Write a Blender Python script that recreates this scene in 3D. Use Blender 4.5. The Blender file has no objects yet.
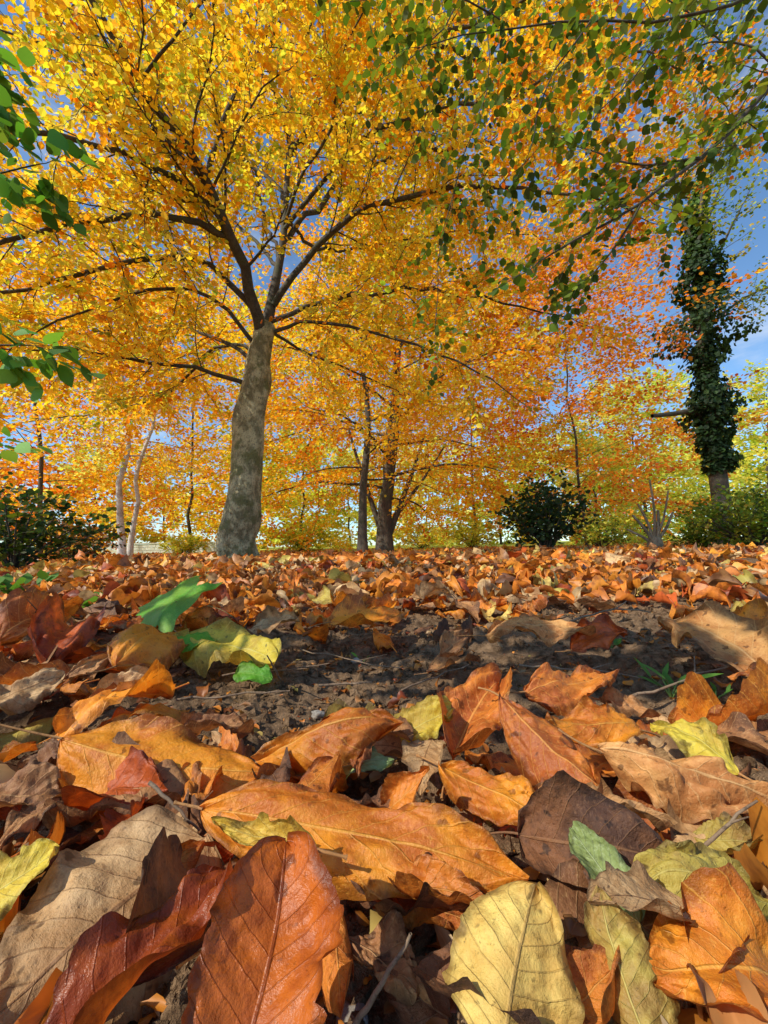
import bpy, math, random
import numpy as np
from mathutils import Vector, Matrix
rnd = random.Random(11)
rs = np.random.RandomState(11)
C = bpy.context.scene.collection
FPX = 398.0
H = 0.125
scene = bpy.context.scene

# ---------------------------------------------------------------- camera
pitch = math.radians(5.6); roll = math.radians(-1.1)
R = Matrix.Rotation(math.radians(90) + pitch, 3, 'X') @ Matrix.Rotation(roll, 3, 'Z')
CAM = Vector((0, 0, H))
cd = bpy.data.cameras.new('camera'); cam = bpy.data.objects.new('camera', cd); C.objects.link(cam)
cam.matrix_world = Matrix.Translation(CAM) @ R.to_4x4()
cd.sensor_width = 36; cd.lens = 36 * FPX / 1024; cd.clip_start = 0.005; cd.clip_end = 3000
scene.camera = cam
Rn = np.array(R)
def ray(px, py):
    return R @ Vector(((px - 384) / FPX, -(py - 512) / FPX, -1.0))
def PT(px, py, Y):
    d = ray(px, py); return np.array(CAM + d * (Y / d.y))
def GP(px, py, z):
    d = ray(px, py); return np.array(CAM + d * ((z - H) / d.z))
def proj(P):
    q = (P - np.array(CAM)) @ Rn
    w = np.maximum(-q[:, 2], 1e-4)
    return q[:, 0] / w * FPX + 384, 512 - q[:, 1] / w * FPX, -q[:, 2]

# ---------------------------------------------------------------- noise
_lat = np.random.RandomState(3).rand(256, 256)
def vn(x, y):
    x = np.asarray(x, float); y = np.asarray(y, float)
    xi = np.floor(x).astype(int); yi = np.floor(y).astype(int)
    fx = x - xi; fy = y - yi
    fx = fx * fx * (3 - 2 * fx); fy = fy * fy * (3 - 2 * fy)
    a = _lat[xi % 256, yi % 256]; b = _lat[(xi + 1) % 256, yi % 256]
    c = _lat[xi % 256, (yi + 1) % 256]; d = _lat[(xi + 1) % 256, (yi + 1) % 256]
    return (a * (1 - fx) + b * fx) * (1 - fy) + (c * (1 - fx) + d * fx) * fy - 0.5
def sstep(a, b, x):
    t = np.clip((x - a) / (b - a), 0, 1); return t * t * (3 - 2 * t)
def ground(x, y):
    x = np.asarray(x, float); y = np.asarray(y, float)
    r = np.sqrt(x * x + y * y)
    near = 1 - sstep(1.5, 6, r)
    z = near * (0.022 * vn(x * 7 + 31, y * 7 + 5) + 0.014 * vn(x * 19 + 3, y * 19) + 0.009 * vn(x * 55, y * 55 + 9) + 0.006 * vn(x * 140, y * 140))
    z = z + sstep(0.6, 3, r) * (0.07 * vn(x * 0.9 + 7, y * 0.9 + 2)) + sstep(5, 15, r) * 0.2 * vn(x * 0.2, y * 0.2 + 4)
    z = z + 0.018 * np.maximum(r - 14, 0) * (1 - sstep(80, 400, r)) + sstep(1.0, 2.6, r) * 0.015
    return z

# ---------------------------------------------------------------- mesh helpers
def mk(name, V, F, mat, parent=None, uv=None, tint=None, smooth=True):
    V = np.asarray(V, np.float32); F = np.asarray(F, np.int32)
    me = bpy.data.meshes.new(name)
    me.vertices.add(len(V)); me.vertices.foreach_set('co', V.ravel())
    me.loops.add(F.size); me.loops.foreach_set('vertex_index', F.ravel())
    me.polygons.add(len(F)); me.polygons.foreach_set('loop_start', np.arange(0, F.size, F.shape[1], dtype=np.int32))
    me.update(calc_edges=True)
    me.polygons.foreach_set('use_smooth', np.full(len(F), smooth, dtype=bool))
    if uv is not None:
        l = me.uv_layers.new(name='UVMap'); l.data.foreach_set('uv', np.asarray(uv, np.float32)[F.ravel()].ravel())
    if tint is not None:
        a = me.attributes.new('tint', 'FLOAT_COLOR', 'POINT')
        t = np.ones((len(V), 4), np.float32); t[:, :3] = tint
        a.data.foreach_set('color', t.ravel())
    if mat: me.materials.append(mat)
    o = bpy.data.objects.new(name, me); C.objects.link(o)
    if parent: o.parent = parent
    return o
def tag(o, label=None, cat=None, group=None, kind=None):
    if label: o['label'] = label
    if cat: o['category'] = cat
    if group: o['group'] = group
    if kind: o['kind'] = kind
    return o
def empty(name, loc, label, cat, group=None):
    o = bpy.data.objects.new(name, None); C.objects.link(o); o.location = Vector(loc); o.empty_display_size = 0.1
    return tag(o, label, cat, group)
def nrm(v):
    v = np.asarray(v, float); return v / (np.linalg.norm(v, axis=-1, keepdims=True) + 1e-9)

class Tubes:
    def __init__(s): s.V = []; s.F = []; s.n = 0
    def add(s, pts, rad, k=6, knob=0.0):
        pts = np.asarray(pts, float); rad = np.asarray(rad, float); n = len(pts)
        T = nrm(np.gradient(pts, axis=0))
        ref = np.array([0.31, 0.95, 0.1]) if abs(T[0][2]) > 0.8 else np.array([0.05, 0.1, 1.0])
        A = nrm(np.cross(T, ref)); B = np.cross(T, A)
        a = np.arange(k) * 2 * math.pi / k
        rr = rad[:, None] * np.ones(k)[None]
        if knob:
            rr = rr * (1 + knob * vn(np.cos(a)[None] * 1.3 + np.arange(n)[:, None] * 0.35, np.sin(a)[None] * 1.3 + 7) * 2)
        V = pts[:, None] + rr[..., None] * (np.cos(a)[None, :, None] * A[:, None] + np.sin(a)[None, :, None] * B[:, None])
        s.V.append(V.reshape(-1, 3))
        i = np.arange(n - 1)[:, None] * k; j = np.arange(k)[None]; j2 = (j + 1) % k
        F = np.stack([i + j, i + j2, i + k + j2, i + k + j], -1).reshape(-1, 4) + s.n
        s.F.append(F); s.n += n * k
    def build(s, name, mat, parent=None, origin=None):
        V = np.concatenate(s.V)
        if origin is not None: V = V - np.asarray(origin)
        return mk(name, V, np.concatenate(s.F), mat, parent)

LT = np.array([[0, 0, 0], [0.34, 0.30, 0.05], [0.29, 0.68, 0.04], [0, 1, -0.06], [-0.29, 0.68, 0.04], [-0.34, 0.30, 0.05]])
LF = np.array([[0, 1, 2, 3], [0, 3, 4, 5]])
_v = np.array([0, .14, .34, .56, .76, .9, 1.0]); _w = np.array([.02, .20, .31, .30, .19, .08, .01])
NT = np.array([[u * w, v, -0.12 * v * v + 0.10 * abs(u) * w] for v, w in zip(_v, _w) for u in (-1, 0, 1)])
NF = np.array([[r * 3 + c, r * 3 + c + 1, r * 3 + c + 4, r * 3 + c + 3] for r in range(6) for c in range(2)])
class Leaves:
    def __init__(s): s.p = []; s.a = []; s.n = []; s.s = []; s.c = []
    def add(s, p, a, n, sz, c):
        s.p.append(p); s.a.append(a); s.n.append(n); s.s.append(sz); s.c.append(c)
    def build(s, name, mat, parent=None, origin=(0, 0, 0), cull=260, wide=1.0, near=False, fcull=None):
        p = np.concatenate(s.p); a = nrm(np.concatenate(s.a)); n = np.concatenate(s.n); sz = np.concatenate(s.s); c = np.concatenate(s.c)
        k = np.ones(len(p), bool)
        if cull is not None:
            X, Y, D = proj(p)
            k = (D > 0.15) & (X > -cull) & (X < 768 + cull) & (Y > -cull) & (Y < 1100)
        if fcull is not None: k &= fcull(p)
        k &= p[:, 2] > 0.04
        p, a, n, sz, c = p[k], a[k], n[k], sz[k], c[k]
        x = nrm(np.cross(a, n)); n = np.cross(x, a)
        TT, FF = (NT, NF) if near else (LT, LF)
        m = len(TT)
        t = TT * np.array([wide, 1, 1])
        V = p[:, None] + sz[:, None, None] * (t[None, :, 0:1] * x[:, None] + t[None, :, 1:2] * a[:, None] + t[None, :, 2:3] * n[:, None])
        F = (FF[None] + (np.arange(len(p)) * m)[:, None, None]).reshape(-1, 4)
        return mk(name, V.reshape(-1, 3) - np.asarray(origin), F, mat, parent, tint=np.repeat(c, m, 0), smooth=near)

# ---------------------------------------------------------------- materials
def newmat(name):
    m = bpy.data.materials.new(name); m.use_nodes = True; nt = m.node_tree; nt.nodes.clear()
    return m, nt, nt.nodes, nt.links
class NB:
    def __init__(s, nt): s.nt = nt
    def node(s, t, **kw):
        n = s.nt.nodes.new(t)
        for k, v in kw.items(): setattr(n, k, v)
        return n
    def set(s, sock, v):
        if isinstance(v, bpy.types.NodeSocket): s.nt.links.new(v, sock)
        else: sock.default_value = v
    def math(s, op, a, b=0.0, c=None, clamp=False):
        n = s.node('ShaderNodeMath', operation=op, use_clamp=clamp)
        s.set(n.inputs[0], a); s.set(n.inputs[1], b)
        if c is not None: s.set(n.inputs[2], c)
        return n.outputs[0]
    def mix(s, f, a, b, mode='MIX'):
        n = s.node('ShaderNodeMix', data_type='RGBA', blend_type=mode)
        s.set(n.inputs[0], f)
        for i, v in ((6, a), (7, b)):
            if isinstance(v, tuple) and len(v) == 3: v = (*v, 1)
            s.set(n.inputs[i], v)
        return n.outputs[2]
    def noise(s, vec, scale, detail=4, rough=0.55):
        n = s.node('ShaderNodeTexNoise'); n.inputs['Scale'].default_value = scale; n.inputs['Detail'].default_value = detail
        n.inputs['Roughness'].default_value = rough
        if vec is not None: s.nt.links.new(vec, n.inputs['Vector'])
        return n.outputs['Fac']
    def sm(s, v, a, b):
        n = s.node('ShaderNodeMapRange', interpolation_type='SMOOTHSTEP'); s.set(n.inputs[0], v)
        n.inputs[1].default_value = a; n.inputs[2].default_value = b
        return n.outputs[0]

def litter_mat(name, A, B, Cc, rough=0.42, trans=0.22, spots=0.5, nve=8.0, tint=False, edge=0.7, bump=0.9, veinmix=.6):
    m, nt, N, L = newmat(name); b = NB(nt)
    uv = b.node('ShaderNodeUVMap'); uv.uv_map = 'UVMap'
    sp = b.node('ShaderNodeSeparateXYZ'); L.new(uv.outputs[0], sp.inputs[0])
    au = b.math('ABSOLUTE', b.math('MULTIPLY_ADD', sp.outputs[0], 2.0, -1.0))
    v = sp.outputs[1]
    tc = b.node('ShaderNodeTexCoord'); oi = b.node('ShaderNodeObjectInfo')
    off = b.math('MULTIPLY', oi.outputs['Random'], 37.0)
    va = b.node('ShaderNodeVectorMath', operation='ADD'); L.new(tc.outputs['Object'], va.inputs[0]); L.new(off, va.inputs[1])
    vec = va.outputs[0]
    if tint:
        at = b.node('ShaderNodeAttribute'); at.attribute_name = 'tint'; A = at.outputs['Color']
        B = b.mix(1.0, A, (0.42, 0.33, 0.30), 'MULTIPLY')
        n1 = b.noise(vec, 34, 4, 0.65)
        col = b.mix(b.sm(n1, 0.42, 0.66), A, B)
        mid = b.math('SUBTRACT', 1.0, b.sm(au, 0.02, 0.10))
        col = b.mix(b.math('MULTIPLY', mid, 0.4), col, b.mix(1.0, A, (1.3, 1.3, 1.4), 'MULTIPLY'))
        pr = b.node('ShaderNodeBsdfPrincipled'); L.new(col, pr.inputs['Base Color']); pr.inputs['Roughness'].default_value = rough
        tr = b.node('ShaderNodeBsdfTranslucent'); L.new(col, tr.inputs['Color'])
        mx = b.node('ShaderNodeMixShader'); mx.inputs[0].default_value = trans
        L.new(pr.outputs[0], mx.inputs[1]); L.new(tr.outputs[0], mx.inputs[2])
        o = b.node('ShaderNodeOutputMaterial'); L.new(mx.outputs[0], o.inputs[0])
        return m
    ph = b.math('MULTIPLY', b.math('SUBTRACT', v, b.math('MULTIPLY', au, 0.25)), nve)
    n2 = b.noise(vec, 90, 6, 0.7)
    wob = b.math('MULTIPLY_ADD', n2, 0.30, ph)
    tri = b.math('ABSOLUTE', b.math('MULTIPLY_ADD', b.math('FRACT', wob), 2.0, -1.0))
    side = b.sm(tri, 0.90, 0.985)
    mid = b.math('SUBTRACT', 1.0, b.sm(au, 0.012, 0.040))
    vein = b.math('MAXIMUM', b.math('MULTIPLY', side, 0.6), mid)
    n1 = b.noise(vec, 22, 5, 0.66); n3 = b.noise(vec, 520, 4, 0.75)
    col = b.mix(b.sm(n1, 0.42, 0.60), A, B)
    col = b.mix(b.math('MULTIPLY', b.sm(n2, 0.48, 0.64), spots), col, B)
    D = tuple(x * 0.28 for x in B)
    ed = b.math('MULTIPLY', b.sm(b.math('MULTIPLY_ADD', n2, 1.0, au), 1.15, 1.50), edge)
    col = b.mix(ed, col, D)
    col = b.mix(b.math('MULTIPLY', b.sm(n3, 0.57, 0.70), min(spots * 1.2, .85)), col, D)
    big = b.sm(b.noise(vec, 150, 2, .5), 0.64, 0.70)
    col = b.mix(b.math('MULTIPLY', big, min(spots * 1.6, .85)), col, D)
    col = b.mix(b.math('MULTIPLY', b.sm(n3, 0.48, 0.30), 0.40), col, Cc)
    col = b.mix(b.math('MULTIPLY', vein, veinmix), col, Cc)
    rv = b.math('MULTIPLY_ADD', oi.outputs['Random'], 0.40, 0.92)
    hv = b.node('ShaderNodeHueSaturation'); L.new(rv, hv.inputs['Value']); L.new(col, hv.inputs['Color']); col = hv.outputs[0]
    hgt = b.math('ADD', b.math('MULTIPLY', tri, 0.22), b.math('ADD', b.math('MULTIPLY', n2, 1.4), b.math('MULTIPLY', n3, 0.30)))
    hgt = b.math('ADD', hgt, b.math('MULTIPLY', vein, 0.25))
    bp = b.node('ShaderNodeBump'); bp.inputs['Strength'].default_value = bump; bp.inputs['Distance'].default_value = 0.0013; L.new(hgt, bp.inputs['Height'])
    pr = b.node('ShaderNodeBsdfPrincipled'); L.new(col, pr.inputs['Base Color']); L.new(bp.outputs[0], pr.inputs['Normal']); pr.inputs['Specular IOR Level'].default_value = .5
    L.new(b.math('MULTIPLY_ADD', n2, 0.5, rough - 0.16), pr.inputs['Roughness'])
    tr = b.node('ShaderNodeBsdfTranslucent'); L.new(b.mix(1.0, col, (1.35, 1.0, 0.6), 'MULTIPLY'), tr.inputs['Color'])
    mx = b.node('ShaderNodeMixShader'); mx.inputs[0].default_value = trans
    L.new(pr.outputs[0], mx.inputs[1]); L.new(tr.outputs[0], mx.inputs[2])
    o = b.node('ShaderNodeOutputMaterial'); L.new(mx.outputs[0], o.inputs[0])
    return m

def foliage_mat(name, trans=0.45, rough=0.5):
    m, nt, N, L = newmat(name); b = NB(nt)
    at = b.node('ShaderNodeAttribute'); at.attribute_name = 'tint'
    pr = b.node('ShaderNodeBsdfPrincipled'); L.new(at.outputs['Color'], pr.inputs['Base Color']); pr.inputs['Roughness'].default_value = rough
    pr.inputs['Specular IOR Level'].default_value = .35
    tr = b.node('ShaderNodeBsdfTranslucent'); L.new(b.mix(1.0, at.outputs['Color'], (1.3, 1.15, 0.65), 'MULTIPLY'), tr.inputs['Color'])
    mx = b.node('ShaderNodeMixShader'); mx.inputs[0].default_value = trans
    L.new(pr.outputs[0], mx.inputs[1]); L.new(tr.outputs[0], mx.inputs[2])
    o = b.node('ShaderNodeOutputMaterial'); L.new(mx.outputs[0], o.inputs[0]); return m

def bark_mat(name, c1, c2, c3, sc=6.0, stretch=0.35, bump=0.8, dist=0.02):
    m, nt, N, L = newmat(name); b = NB(nt)
    tc = b.node('ShaderNodeTexCoord'); mp = b.node('ShaderNodeMapping'); mp.inputs['Scale'].default_value = (1, 1, stretch); L.new(tc.outputs['Object'], mp.inputs[0])
    n1 = b.noise(mp.outputs[0], sc, 8, 0.65); n2 = b.noise(tc.outputs['Object'], sc * 0.5, 5, 0.6); n3 = b.noise(mp.outputs[0], sc * 6, 6, 0.7)
    col = b.mix(b.sm(n1, 0.40, 0.60), c1, c2); col = b.mix(b.sm(n2, 0.50, 0.62), col, c3)
    col = b.mix(b.math('MULTIPLY', b.sm(n3, 0.50, 0.64), 0.7), col, tuple(x * 0.35 for x in c1))
    bp = b.node('ShaderNodeBump'); bp.inputs['Strength'].default_value = bump; bp.inputs['Distance'].default_value = dist
    L.new(b.math('ADD', n1, b.math('MULTIPLY', n3, -0.6)), bp.inputs['Height'])
    pr = b.node('ShaderNodeBsdfPrincipled'); L.new(col, pr.inputs['Base Color']); pr.inputs['Roughness'].default_value = 0.85; L.new(bp.outputs[0], pr.inputs['Normal'])
    o = b.node('ShaderNodeOutputMaterial'); L.new(pr.outputs[0], o.inputs[0]); return m

LM = {
 'orange': litter_mat('leaf_orange', (0.78, 0.29, 0.020), (0.52, 0.14, 0.014), (0.84, 0.44, 0.08), 0.38, 0.30, 0.42),
 'copper': litter_mat('leaf_copper', (0.66, 0.215, 0.025), (0.38, 0.095, 0.016), (0.78, 0.38, 0.09), 0.40, 0.26, 0.48),
 'russet': litter_mat('leaf_russet', (0.50, 0.10, 0.014), (0.24, 0.038, 0.010), (0.28, 0.06, 0.014), 0.38, 0.28, 0.42),
 'rust': litter_mat('leaf_rust', (0.58, 0.14, 0.014), (0.32, 0.055, 0.010), (0.24, 0.045, 0.010), 0.30, 0.30, 0.42, nve=7, bump=.7),
 'brown': litter_mat('leaf_brown', (0.44, 0.205, 0.070), (0.22, 0.09, 0.035), (0.58, 0.33, 0.14), 0.58, 0.2, 0.55),
 'darkbrown': litter_mat('leaf_dark_brown', (0.22, 0.085, 0.03), (0.09, 0.035, 0.016), (0.32, 0.15, 0.06), 0.6, 0.12, 0.5),
 'tan': litter_mat('leaf_tan', (0.60, 0.38, 0.18), (0.40, 0.21, 0.08), (0.23, 0.105, 0.04), 0.6, 0.22, 0.6, veinmix=.75),
 'warmtan': litter_mat('leaf_warm_tan', (0.66, 0.34, 0.11), (0.44, 0.17, 0.045), (0.74, 0.46, 0.19), 0.55, 0.25, 0.5),
 'paleyellow': litter_mat('leaf_pale_yellow', (0.76, 0.56, 0.15), (0.56, 0.33, 0.07), (0.46, 0.28, 0.08), 0.55, 0.28, 0.6),
 'yellow': litter_mat('leaf_yellow', (0.76, 0.60, 0.06), (0.56, 0.38, 0.05), (0.80, 0.70, 0.20), 0.5, 0.32, 0.45),
 'olive': litter_mat('leaf_olive', (0.50, 0.39, 0.07), (0.34, 0.20, 0.05), (0.60, 0.50, 0.14), 0.52, 0.28, 0.6),
 'green': litter_mat('leaf_green', (0.11, 0.36, 0.025), (0.17, 0.36, 0.035), (0.28, 0.52, 0.08), 0.42, 0.40, 0.15, edge=0.3, bump=.6),
 'palegreen': litter_mat('leaf_pale_green', (0.32, 0.42, 0.16), (0.24, 0.30, 0.09), (0.52, 0.60, 0.32), 0.5, 0.25, 0.4, nve=9, edge=0.6),
}
M_LITTER = litter_mat('leaf_litter', None, None, None, 0.5, 0.2, 0.45, tint=True)
M_FOL = foliage_mat('foliage', 0.54)
M_GREENFOL = foliage_mat('green_foliage', 0.42, 0.6)
M_STALK = bark_mat('leaf_stalk', (0.36, 0.15, 0.05), (0.46, 0.23, 0.08), (0.34, 0.16, 0.05), 60, 1, 0.2, 0.001)
M_BEECH = bark_mat('beech_bark', (0.21, 0.18, 0.09), (0.54, 0.47, 0.27), (0.17, 0.165, 0.06), 7.5, 0.7, 1.0, 0.05)
M_LIMB = bark_mat('branch_bark', (0.045, 0.034, 0.024), (0.085, 0.066, 0.045), (0.06, 0.058, 0.028), 9.0, 1, 0.6, 0.01)
M_DARK = bark_mat('dark_bark', (0.05, 0.04, 0.03), (0.10, 0.08, 0.055), (0.06, 0.06, 0.03), 4.0, 0.3, 0.8, 0.03)
M_BIRCH = bark_mat('birch_bark', (0.50, 0.47, 0.42), (0.62, 0.60, 0.55), (0.35, 0.31, 0.26), 3.0, 2.5, 0.4, 0.01)
M_TWIG = bark_mat('twig_bark', (0.16, 0.10, 0.06), (0.28, 0.19, 0.12), (0.18, 0.13, 0.08), 60, 1, 0.5, 0.001)
M_CUT = bark_mat('cut_wood', (0.24, 0.17, 0.10), (0.36, 0.27, 0.17), (0.18, 0.16, 0.09), 5, 0.3, 0.5, 0.01)

def ground_mat():
    m, nt, N, L = newmat('soil'); b = NB(nt)
    geo = b.node('ShaderNodeNewGeometry'); P = geo.outputs['Position']
    ln = b.node('ShaderNodeVectorMath', operation='LENGTH'); L.new(P, ln.inputs[0]); r = ln.outputs['Value']
    a = b.noise(P, 70, 7, 0.75); d = b.noise(P, 500, 3, 0.7)
    soil = b.mix(b.sm(a, 0.32, 0.68), (0.085, 0.048, 0.024), (0.300, 0.190, 0.108))
    soil = b.mix(b.math('MULTIPLY', b.sm(d, 0.58, 0.72), 0.6), soil, (0.48, 0.33, 0.20))
    vo = b.node('ShaderNodeTexVoronoi'); vo.inputs['Scale'].default_value = 14; L.new(P, vo.inputs['Vector'])
    sc = b.node('ShaderNodeSeparateColor'); L.new(vo.outputs['Color'], sc.inputs[0])
    lit = b.mix(sc.outputs[0], (0.46, 0.16, 0.03), (0.62, 0.33, 0.08)); lit = b.mix(b.sm(sc.outputs[1], 0.6, 0.75), lit, (0.16, 0.06, 0.03))
    col = b.mix(b.sm(r, 3.5, 8), soil, lit)
    g = b.noise(P, 1.2, 4, 0.7)
    lawn = b.mix(g, (0.30, 0.36, 0.05), (0.66, 0.60, 0.11))
    edge = b.math('MULTIPLY_ADD', g, 10.0, r)
    col = b.mix(b.sm(edge, 25, 31), col, lawn)
    h = b.math('ADD', a, b.math('MULTIPLY', d, 0.35))
    bp = b.node('ShaderNodeBump'); bp.inputs['Strength'].default_value = 1.0; bp.inputs['Distance'].default_value = 0.006; L.new(h, bp.inputs['Height'])
    pr = b.node('ShaderNodeBsdfPrincipled'); L.new(col, pr.inputs['Base Color']); pr.inputs['Roughness'].default_value = 1.0; pr.inputs['Specular IOR Level'].default_value = .15; L.new(bp.outputs[0], pr.inputs['Normal'])
    o = b.node('ShaderNodeOutputMaterial'); L.new(pr.outputs[0], o.inputs[0]); return m

# ---------------------------------------------------------------- world and sun
sd = nrm(np.array([-0.76, -0.48, 0.80])); el = math.asin(sd[2]); az = math.atan2(sd[0], sd[1])
w = bpy.data.worlds.new('World'); scene.world = w; w.use_nodes = True
nt = w.node_tree; b = NB(nt); bg = nt.nodes['Background']
sky = b.node('ShaderNodeTexSky', sky_type='NISHITA'); sky.sun_disc = False; sky.sun_elevation = el; sky.sun_rotation = az; sky.air_density = 1.0; sky.dust_density = 0.3; sky.ozone_density = 2.0
tc = b.node('ShaderNodeTexCoord'); mp = b.node('ShaderNodeMapping'); mp.inputs['Scale'].default_value = (2.0, 2.0, 6.0); mp.inputs['Rotation'].default_value = (0.5, 0.35, 0.2)
nt.links.new(tc.outputs['Generated'], mp.inputs[0])
cl = b.noise(mp.outputs[0], 1.7, 8, 0.62)
skc = b.mix(1.0, sky.outputs[0], (1.12, 1.40, 1.55), 'MULTIPLY')
nt.links.new(b.mix(b.math('MULTIPLY', b.sm(cl, 0.50, 0.75), 0.5), skc, (7.2, 7.5, 7.9)), bg.inputs[0])
bg.inputs[1].default_value = 0.128
sl = bpy.data.lights.new('sun', 'SUN'); so = bpy.data.objects.new('sun', sl); C.objects.link(so)
sl.energy = 5.0; sl.angle = math.radians(0.5); sl.color = (1.0, 0.94, 0.80)
so.rotation_euler = Vector(sd).to_track_quat('Z', 'Y').to_euler()
scene.view_settings.view_transform = 'Standard'; scene.view_settings.look = 'None'; scene.view_settings.exposure = 0

# ---------------------------------------------------------------- ground
ang = np.concatenate([np.linspace(-62, 62, 620), np.linspace(62, 298, 90)[1:-1]]) * math.pi / 180
rad = np.concatenate([[0.02], np.geomspace(0.07, 2.5, 400), np.geomspace(2.55, 2000, 150)])
A_, R_ = np.meshgrid(ang, rad)
X = R_ * np.sin(A_); Y = R_ * np.cos(A_); Z = ground(X, Y)
na = len(ang); nr_ = len(rad)
i = np.arange(nr_ - 1)[:, None] * na; j = np.arange(na)[None]; j2 = (j + 1) % na
F = np.stack([i + j, i + j2, i + na + j2, i + na + j], -1).reshape(-1, 4)[:, ::-1]
M_SOIL = ground_mat()
g = mk('ground', np.stack([X, Y, Z], -1).reshape(-1, 3), F, M_SOIL); tag(g, kind='structure')

# ---------------------------------------------------------------- soil crumbs and pebbles
def rock(seed, n=3):
    s = np.linspace(-1, 1, n + 1); V = []; F = []; idx = {}
    def vid(p):
        k = tuple(np.round(p, 4))
        if k not in idx: idx[k] = len(V); V.append(p)
        return idx[k]
    for ax in range(3):
        for sg in (-1, 1):
            for a in range(n):
                for c in range(n):
                    q = []
                    for (da, dc) in ((0, 0), (1, 0), (1, 1), (0, 1)):
                        p = [0, 0, 0]; p[ax] = sg; p[(ax + 1) % 3] = s[a + da]; p[(ax + 2) % 3] = s[c + dc]; q.append(vid(p))
                    F.append(q if sg > 0 else q[::-1])
    V = nrm(np.array(V)); r = 1 + 0.7 * vn(V[:, 0] * 1.7 + seed, V[:, 1] * 1.7 + V[:, 2] * 1.3) + 0.35 * vn(V[:, 0] * 4 + seed, V[:, 2] * 4 + V[:, 1] * 3)
    return V * r[:, None], np.array(F)
Vs = []; Fs = []; off = 0
for k in range(6):
    rv, rf = rock(k * 13.3, 2); rv = rv * (0.75 + 0.5 * np.random.RandomState(k).rand(len(rv), 1)); n = 4200
    th = (rs.rand(n) * 110 - 55) * math.pi / 180; rr = 0.09 * (2.6 / 0.09) ** (rs.rand(n) ** 0.75)
    x = rr * np.sin(th); y = rr * np.cos(th); s = (0.0004 + 0.0036 * rs.rand(n) ** 5) * (0.7 + 1.2 * rr)
    z = ground(x, y) + s * 0.2
    a = rs.rand(n) * 6.28
    ca, sa = np.cos(a), np.sin(a)
    sc = 0.5 + 1.0 * rs.rand(n, 1, 3)
    W = rv[None] * sc * s[:, None, None]
    W = np.stack([W[..., 0] * ca[:, None] - W[..., 1] * sa[:, None], W[..., 0] * sa[:, None] + W[..., 1] * ca[:, None], W[..., 2]], -1) + np.stack([x, y, z], -1)[:, None]
    Vs.append(W.reshape(-1, 3)); Fs.append((rf[None] + (np.arange(n) * len(rv))[:, None, None]).reshape(-1, 4) + off); off += n * len(rv)
cr = mk('soil_crumbs', np.concatenate(Vs), np.concatenate(Fs), M_SOIL, smooth=False); tag(cr, 'dark crumbs of loose soil scattered over the bare ground', 'soil', kind='stuff')
n = 4600; th = (rs.rand(n) * 110 - 55) * math.pi / 180; rr = 0.11 * (2.8 / 0.11) ** (rs.rand(n) ** 0.8); x = rr * np.sin(th); y = rr * np.cos(th)
M_STONE = bark_mat('stone', (0.22, 0.19, 0.16), (0.34, 0.31, 0.27), (0.26, 0.2, 0.15), 90, 1, 0.5, 0.002)
frag = (x, y)
for (px, py, s, lab) in ((688, 712, 0.010, 'grey rounded pebble beside the green seedling at right'), (357, 655, 0.005, 'small pale pebble on the bare soil in the middle'),
                         (318, 700, 0.005, 'brown stone at the near edge of the bare soil'), (350, 990, 0.004, 'small grey stone at the bottom beside the long leaf stalk'),
                         (505, 690, 0.006, 'dull stone between copper leaves at the right end of the bare soil')):
    p = GP(px, py, 0.006); rv, rf = rock(px, 4)
    o = mk('pebble', rv * s * np.array([1.2, 1, 0.7]), rf, M_STONE); o.location = (p[0], p[1], float(ground(p[0], p[1])) + s * 0.35); tag(o, lab, 'stone')

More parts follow.
